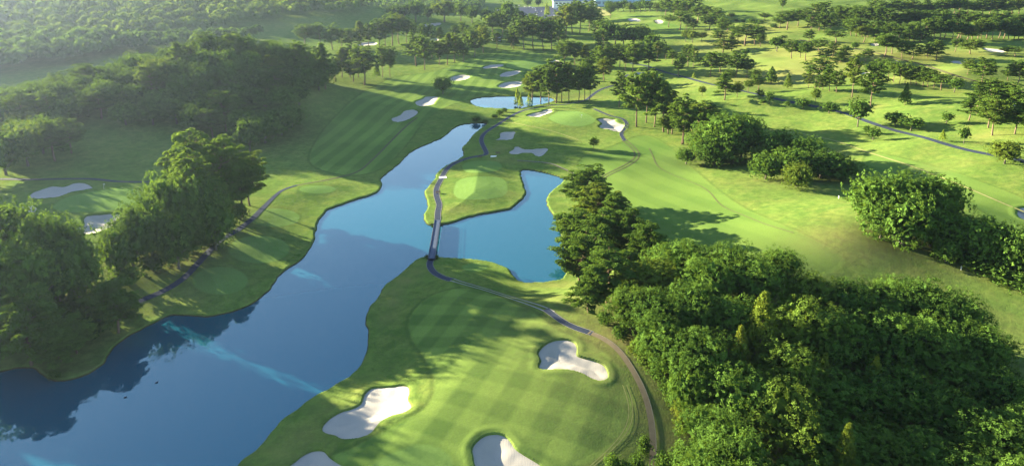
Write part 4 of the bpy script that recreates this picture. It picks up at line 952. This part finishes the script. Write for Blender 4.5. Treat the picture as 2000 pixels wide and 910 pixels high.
# ------------------------------------------------------------------ far woods that read as one mass
def far_wood(name, poly, spacing, label, h0, h1, seed, nleaf=54):
    r = np.random.default_rng(seed)
    poly = np.array(poly, float); x0, y0 = poly.min(0); x1, y1 = poly.max(0)
    gx, gy = np.meshgrid(np.arange(x0, x1, spacing), np.arange(y0, y1, spacing))
    p = np.stack([gx.ravel(), gy.ravel()], 1) + r.uniform(-.45, .45, (gx.size, 2)) * spacing
    p = p[sdf_poly(poly, p[:, 0], p[:, 1]) > 0]
    z = h_terrain(p[:, 0], p[:, 1]); n = len(p)
    h = r.uniform(h0, h1, n); R = h * r.uniform(.36, .52, n)
    protos = []
    for k in range(6):
        d = rdir(r, nleaf); d[:, 2] = np.abs(d[:, 2]) * 1.1 - .25
        lobes = rdir(r, 7); lobes[:, 2] = np.abs(lobes[:, 2])
        b = .86 + .34 * np.max(d @ lobes.T, 1) ** 6
        pos = d * (b * r.uniform(.8, 1.0, nleaf))[:, None]
        nr = d + r.normal(0, .35, (nleaf, 3))
        v = leaves(pos, nr, .31 if nleaf < 100 else .18, r, .8); protos.append(v)
    V = []; T = []
    for i in range(n):
        v = protos[i % 6]
        c, s = cos(i * 1.7), sin(i * 1.7)
        q = np.stack([(v[:, 0] * c - v[:, 1] * s) * R[i] + p[i, 0], (v[:, 0] * s + v[:, 1] * c) * R[i] + p[i, 1], z[i] + h[i] * .55 + v[:, 2] * h[i] * .42], 1)
        V.append(q); T.append(np.full(nleaf, r.uniform(0, .5)) + r.uniform(-.08, .2, nleaf))
    me = crown_mesh(name, V, T, M_BROAD)
    o = link(name, me, kind='stuff', label=label, cat='wood')
    return n
far_wood('distant_wood', [(-175, 775), (-170, 850), (-260, 990), (-700, 1100), (-1000, 1000), (-1200, 620), (-640, 580), (-500, 600), (-400, 640), (-300, 690), (-235, 750)], 13.5, 'hazy dark wood covering the far hills in the upper left', 12, 18, 5)
far_wood('distant_wood', [(-600, 420), (-430, 445), (-392, 505), (-345, 562), (-330, 600), (-420, 640), (-640, 640), (-700, 560)], 11, 'hazy belt of trees behind the valley fairway at the left edge', 15, 22, 6)  # visible belt, extended out of view to shade the valley
far_wood('distant_wood', [(-390, 590), (-300, 600), (-235, 640), (-240, 660), (-320, 650), (-400, 630)], 10.5, 'hazy band of trees just behind the crest of the wooded hill', 13, 17, 9)
far_wood('distant_wood', [(-230, 1010), (-40, 1080), (-60, 1300), (-600, 1500), (-500, 1150)], 14, 'pale far wood along the top edge left of the car park', 13, 20, 7)
far_wood('distant_wood', [(320, 1150), (520, 1060), (620, 930), (760, 880), (1050, 960), (1500, 1300), (1300, 1700), (500, 1700), (200, 1600), (210, 1300)], 18, 'dark far wood along the top edge on the right', 13, 19, 8)

far_wood('left_wood', [(-105, 62), (-135, 90), (-155, 130), (-166, 160), (-182, 205), (-205, 255), (-300, 260), (-330, 180), (-280, 60)], 12.5, 'unseen tall wood continuing beyond the left edge, shading the left bank', 17, 23, 11, 260)  # stands wholly out of view, added to shade the left bank

# ------------------------------------------------------------------ footbridge between the near shore and the peninsula
A = np.array(flat(843.2, 502.5, 1.3)); B = np.array(flat(854.6, 431.0, 1.3))
L = float(np.hypot(*(B - A))); ang = math.atan2(B[1] - A[1], B[0] - A[0]); W = 1.75
br = bpy.data.objects.new('footbridge', None); COL.objects.link(br)
br.location = (A[0], A[1], 0); br.rotation_euler.z = ang
br['label'] = 'straight narrow footbridge over the lake with blue grey deck and low rails'; br['category'] = 'bridge'
m = MB(); m.box(-.6, L + .6, -W / 2, W / 2, 1.12, 1.30); link('deck', m.mesh('deck', M_DECK), br)
for s in (-1, 1):
    m = MB(); m.box(-.6, L + .6, s * (W / 2 + .09) - .09, s * (W / 2 + .09) + .09, .62, 1.46); link('girder', m.mesh('girder', M_STEEL), br)
npost = 9
pm = MB(); pm.box(-.05, .05, -.05, .05, 0, .52); pmesh = pm.mesh('post', M_STEEL)
for s in (-1, 1):
    m = MB(); m.tube([(-.4, s * (W / 2 + .09), 1.98), (L + .4, s * (W / 2 + .09), 1.98)], .04, 6); m.tube([(-.4, s * (W / 2 + .09), 1.72), (L + .4, s * (W / 2 + .09), 1.72)], .025, 5)
    link('handrail', m.mesh('handrail', M_STEEL), br)
    for i in range(npost): link('post', pmesh, br, loc=(-.3 + (L + .6) * i / (npost - 1), s * (W / 2 + .09), 1.46))
qm = MB(); qm.tube([(0, -W / 2, -1.5), (0, -W / 2, .7)], .14, 8); qm.tube([(0, W / 2, -1.5), (0, W / 2, .7)], .14, 8); qm.box(-.15, .15, -W / 2 - .2, W / 2 + .2, .45, .64); qmesh = qm.mesh('pier', M_KERB)
for i in (1, 2, 3): link('pier', qmesh, br, loc=(L * i / 4, 0, 0))
jm = MB(); jm.box(-.03, .03, -W / 2 + .02, W / 2 - .02, 1.29, 1.306); jmesh = jm.mesh('deck_joint', M_STEEL)
for i in range(1, 9): link('deck_joint', jmesh, br, loc=(L * i / 9, 0, 0))
cluster('beside the near end of the footbridge', 'little bushes at the ends of the footbridge', [('S2', 834, 505, 497, 9), ('S2', 853, 505, 497, 8)], 'small dark')
cluster('beside the far end of the footbridge', 'little bushes at the ends of the footbridge', [('S2', 845, 446, 440, 6), ('S2', 863, 445, 439, 6)], 'tiny')

# ------------------------------------------------------------------ small things
def at(px, py):
    g = ground([px], [py])[0]; return float(g[0]), float(g[1]), float(h_terrain(g[:1], g[1:])[0])
def group_obj(name, label, cat, loc, rz=0, group=None):
    o = bpy.data.objects.new(name, None); COL.objects.link(o); o.location = loc; o.rotation_euler.z = rz
    o['label'] = label; o['category'] = cat
    if group: o['group'] = group
    return o
# flagsticks on the greens
def flag(px, py, label):
    o = group_obj('flagstick', label, 'golf flag', at(px, py), 0, 'flagsticks on the greens')
    m = MB(); m.tube([(0, 0, 0), (0, 0, 2.2)], .025, 6); link('pole', m.mesh('pole', M_WHITE), o)
    m = MB(); m.box(.02, .55, -.012, .012, 1.75, 2.15); link('flag', m.mesh('flag', M_WHITE), o)
    m = MB(); m.tube([(0, 0, -.02), (0, 0, .012)], .07, 10); link('cup', m.mesh('cup', M_DARK), o)
flag(1135, 232, 'white flag on the sunlit green beside the big bunker')
flag(203, 370, 'white flag on the hazy shaded green at the left')
# white marker posts
for px, py, lab in [(402, 478, 'white marker post beside the left cart path'), (1757, 475, 'white marker post on the dry bank below the large clump'), (1877, 527, 'white marker post below the dark thicket at the right edge'), (1638, 388, 'white marker post in the shade below the rounded clump')]:
    o = group_obj('marker_post', lab, 'marker post', at(px, py), .3, 'white marker posts')
    m = MB(); m.box(-.09, .09, -.09, .09, 0, 1.0); link('post', m.mesh('post', M_WHITE), o)
    m = MB(); m.box(-.13, .13, -.13, .13, -.05, .08); link('foot', m.mesh('foot', M_KERB), o)
# low box beside the fork and one beside the tee path
for px, py, lab in [(972, 301, 'low dark bench above the fork of the path'), (937, 309, 'low dark bench just below the fork of the path'), (856, 378, 'low dark bench beside the path by the large tee')]:
    o = group_obj('bench', lab, 'bench', at(px, py), .15, 'benches beside the tees')
    m = MB(); m.box(-.9, .9, -.22, .22, .40, .46); link('seat', m.mesh('seat', M_WOOD), o)
    m = MB(); m.box(-.9, .9, .2, .26, .55, .9); link('backrest', m.mesh('backrest', M_WOOD), o)
    for x in (-.75, .75):
        m = MB(); m.box(x - .05, x + .05, -.2, .26, 0, .40); m.box(x - .04, x + .04, .262, .30, .2, .9); link('leg', m.mesh('leg', M_STEEL), o)
# two ducks on the lake
for px, py, rz, lab in [(306, 747, .5, 'dark duck swimming on the lake, farther of the two'), (245, 776, .4, 'dark duck swimming on the lake, nearer of the two')]:
    x, y = flat(px, py, 0)
    m = MB()
    n = 8; prof = [(-.42, .03, .16), (-.30, .12, .10), (-.05, .19, .06), (.18, .15, .08), (.30, .06, .13)]
    m.tube([(a, 0, c) for a, b_, c in prof], [b_ for a, b_, c in prof], 8)
    o = link('duck', m.mesh('duck', M_DARK, True), label=lab, cat='duck', group='ducks on the lake', loc=(x, y, 0)); o.rotation_euler.z = rz; o.scale = (.75, .75, .75)
    m = MB(); m.tube([(.24, 0, .12), (.30, 0, .26), (.33, 0, .33), (.40, 0, .33)], [.06, .05, .08, .04], 7); link('head', m.mesh('head', M_DARK, True), o)
    m = MB(); m.tube([(.40, 0, .33), (.50, 0, .31)], [.035, .015], 5); link('bill', m.mesh('bill', M_WOOD), o)

# refreshment hut by the road
def hut(px, py, w, d, h, rz, label, walls, roofm):
    o = group_obj('hut', label, 'hut', at(px, py), rz)
    m = MB(); m.box(-w / 2, w / 2, -d / 2, d / 2, -.3, h); link('wall', m.mesh('wall', walls), o)
    m = MB(); e = .5
    m.add([(-w / 2 - e, -d / 2 - e, h + .003), (w / 2 + e, -d / 2 - e, h + .003), (w / 2 + e, d / 2 + e, h + .003), (-w / 2 - e, d / 2 + e, h + .003), (-w / 2 - e, 0, h + d * .22), (w / 2 + e, 0, h + d * .22)],
          [(3, 2, 1, 0), (0, 1, 5, 4), (2, 3, 4, 5), (1, 2, 5), (3, 0, 4)])
    link('roof', m.mesh('roof', roofm), o)
    m = MB(); m.box(-w * .40, -w * .08, -d / 2 - .04, -d / 2 + .05, 0.9, h - .5); link('window', m.mesh('window', M_GLASS), o)
    m = MB(); m.box(w * .0, w * .16, -d / 2 - .05, -d / 2 + .05, 0, h - .6); link('door', m.mesh('door', M_ROOF), o)
    m = MB(); m.box(w * .24, w * .48, -d / 2 - .06, -d / 2 + .05, .2, h - .2); link('panel', m.mesh('panel', M_WHITE), o)
hut(1251, 153, 7.6, 4.6, 3.0, .0, 'little blue hut with a bright white panel beside the road in the pines', M_BLUE, M_ROOF)
hut(969, 80, 8, 6, 3.2, .1, 'small white hut among hazy pines right of the striped fairway', M_WHITE, M_ROOF)
hut(983, 30, 16, 10, 5.5, .1, 'blue roofed shed behind trees left of the car park', M_BLUE, M_ROOF)

# clubhouse at the top edge
x, y, z = at(1130, 13)
cl = group_obj('clubhouse', 'long white clubhouse with grey blue roofs at the top edge', 'building', (x, y, z), .02)
m = MB(); m.box(-42, 24, -8, 14, -3, 9); m.box(24, 50, -2, 24, -3, 16); link('wall', m.mesh('wall', M_WHITE), cl)
m = MB(); m.add([(-44, -10, 9.01), (23.9, -10, 9.01), (23.9, 16, 9.01), (-44, 16, 9.01), (-44, 3, 13.5), (23.9, 3, 13.5)], [(3, 2, 1, 0), (0, 1, 5, 4), (2, 3, 4, 5), (1, 2, 5), (3, 0, 4)])
link('roof', m.mesh('roof', M_ROOF), cl)
m = MB(); m.box(23, 51, -3, 25, 16.01, 16.6); link('roof', m.mesh('roof', M_WHITE), cl)
wm = MB(); wm.box(-2.0, 2.0, -.08, .08, 0, 2.2); wmesh = wm.mesh('window', M_GLASS)
for i in range(10): link('window', wmesh, cl, loc=(-37 + i * 6.3, -8.05, 4.2))
x, y, z = at(1212, 9)
rb = group_obj('practice_hall', 'wide pale blue building right of the clubhouse at the top edge', 'building', (x, y, z), .0)
m = MB(); m.box(-40, 46, -6, 14, -3, 11); link('wall', m.mesh('wall', M_BLUE), rb)
m = MB(); m.add([(-41, -7, 11.01), (47, -7, 11.01), (47, 15, 13), (-41, 15, 13), (-41, 15, 11.01), (47, 15, 11.01)], [(0, 1, 2, 3), (4, 5, 1, 0), (3, 2, 5, 4), (0, 3, 4), (1, 5, 2)]); link('roof', m.mesh('roof', M_WHITE), rb)
bay = MB(); bay.box(-3.2, 3.2, -.1, .1, 0, 4); bmesh_ = bay.mesh('bay', M_ROOF)
for i in range(9): link('bay', bmesh_, rb, loc=(-35 + i * 9.5, -6.06, .5))

# car park
lot = ground(np.array([1004, 1092, 1098, 1060, 1012]), np.array([15, 13, 36, 41, 27]))
seg = MB(); zz = h_terrain(lot[:, 0], lot[:, 1])
import bmesh
bm = bmesh.new(); vs = [bm.verts.new((p[0], p[1], 0)) for p in lot]; bm.faces.new(vs)
bmesh.ops.triangulate(bm, faces=bm.faces); bmesh.ops.subdivide_edges(bm, edges=bm.edges, cuts=5, use_grid_fill=True)
bm.verts.ensure_lookup_table()
arr = np.array([v.co[:] for v in bm.verts]); hz = h_terrain(arr[:, 0], arr[:, 1])
for v, h in zip(bm.verts, hz): v.co.z = h + .35
me = bpy.data.meshes.new('car_park'); bm.normal_update()
for f in bm.faces:
    if f.normal.z < 0: f.normal_flip()
bm.to_mesh(me); bm.free(); me.materials.append(M_ASPHALT); link('car_park', me, kind='structure')
PAINT = [simple('white_car_paint', (.75, .76, .78), .3, .03), simple('silver_car_paint', (.45, .47, .5), .3, .03, 1, .4), simple('black_car_paint', (.03, .03, .035), .3, .03), simple('blue_car_paint', (.06, .12, .3), .3, .03)]
bodyv = MB(); bodyv.box(-2.2, 2.2, -.88, .88, .35, .85)
cab = MB(); cab.add([(-1.6, -.82, .852), (1.1, -.82, .852), (1.1, .82, .852), (-1.6, .82, .852), (-1.2, -.66, 1.5), (.5, -.66, 1.5), (.5, .66, 1.5), (-1.2, .66, 1.5)], [(3, 2, 1, 0), (4, 5, 6, 7), (0, 1, 5, 4), (1, 2, 6, 5), (2, 3, 7, 6), (3, 0, 4, 7)])
cabm = cab.mesh('cabin', M_GLASS)
rfm = MB(); rfm.box(-1.15, .45, -.64, .64, 1.503, 1.55)
wh = MB(); wh.tube([(0, -.11, 0), (0, .11, 0)], .33, 10); whm = wh.mesh('wheel', M_DARK)
bms = [bodyv.mesh('body', p) for p in PAINT]; rfs = [rfm.mesh('roof', p) for p in PAINT]
CARS = [(1007, 12.5, 0), (1014, 12.5, 0), (1025, 15, 0), (1031, 15.5, 1), (1037, 15, 0), (1042, 17, 0), (1046, 19.5, 0), (1048, 22, 0), (1050, 26, 1), (1049, 30, 0), (1058, 24, 1), (1083, 27.5, 0), (1083, 32, 0), (1087, 19, 3), (1090, 24, 2)]
cw = ['white', 'silver', 'black', 'blue']
seen = {}
CARS.sort(key=lambda q: q[0]); tot = {k: sum(1 for q in CARS if q[2] == k) for k in range(4)}
for px, py, k in CARS:
    x, y, z = at(px, py); i = seen.get(k, 0); seen[k] = i + 1
    pos = '' if tot[k] == 1 else (' leftmost' if i == 0 else ' rightmost' if i == tot[k] - 1 else f' {ORD[i]} from left') + f' of its colour'
    o = group_obj('parked_car', f'{cw[k]} car,{pos} in the car park at the top edge' if pos else f'{cw[k]} car parked in the car park at the top edge', 'car', (x, y, z + .36), random.choice([.2, 1.75, .1, 1.6]), 'cars in the car park')
    link('body', bms[k], o); link('cabin', cabm, o); link('roof', rfs[k], o)
    for a in (-1.35, 1.35):
        for b_ in (-.8, .8): link('wheel', whm, o, loc=(a, b_, .33))
ribbon('gravel_ramp', [(1160, 12), (1166, 18), (1176, 26), (1184, 32)], [8, 12, 18, 14], [M_PALE], PLAIN, .4)

# ------------------------------------------------------------------ morning haze: one closed box round the camera and the whole place
HZ = MB(); HZ.box(-8000, 8000, -8000, 8000, -6, 112)
hm = bpy.data.materials.new('haze'); hm.use_nodes = True; t = hm.node_tree; t.nodes.clear()
pv = t.nodes.new('ShaderNodeVolumePrincipled'); out = t.nodes.new('ShaderNodeOutputMaterial')
pv.inputs['Color'].default_value = (0.24, 0.31, 0.46, 1)
pv.inputs['Density'].default_value = 0.000095
pv.inputs['Anisotropy'].default_value = 0.6
t.links.new(pv.outputs[0], out.inputs['Volume'])
link('haze', HZ.mesh('haze', hm), kind='stuff')
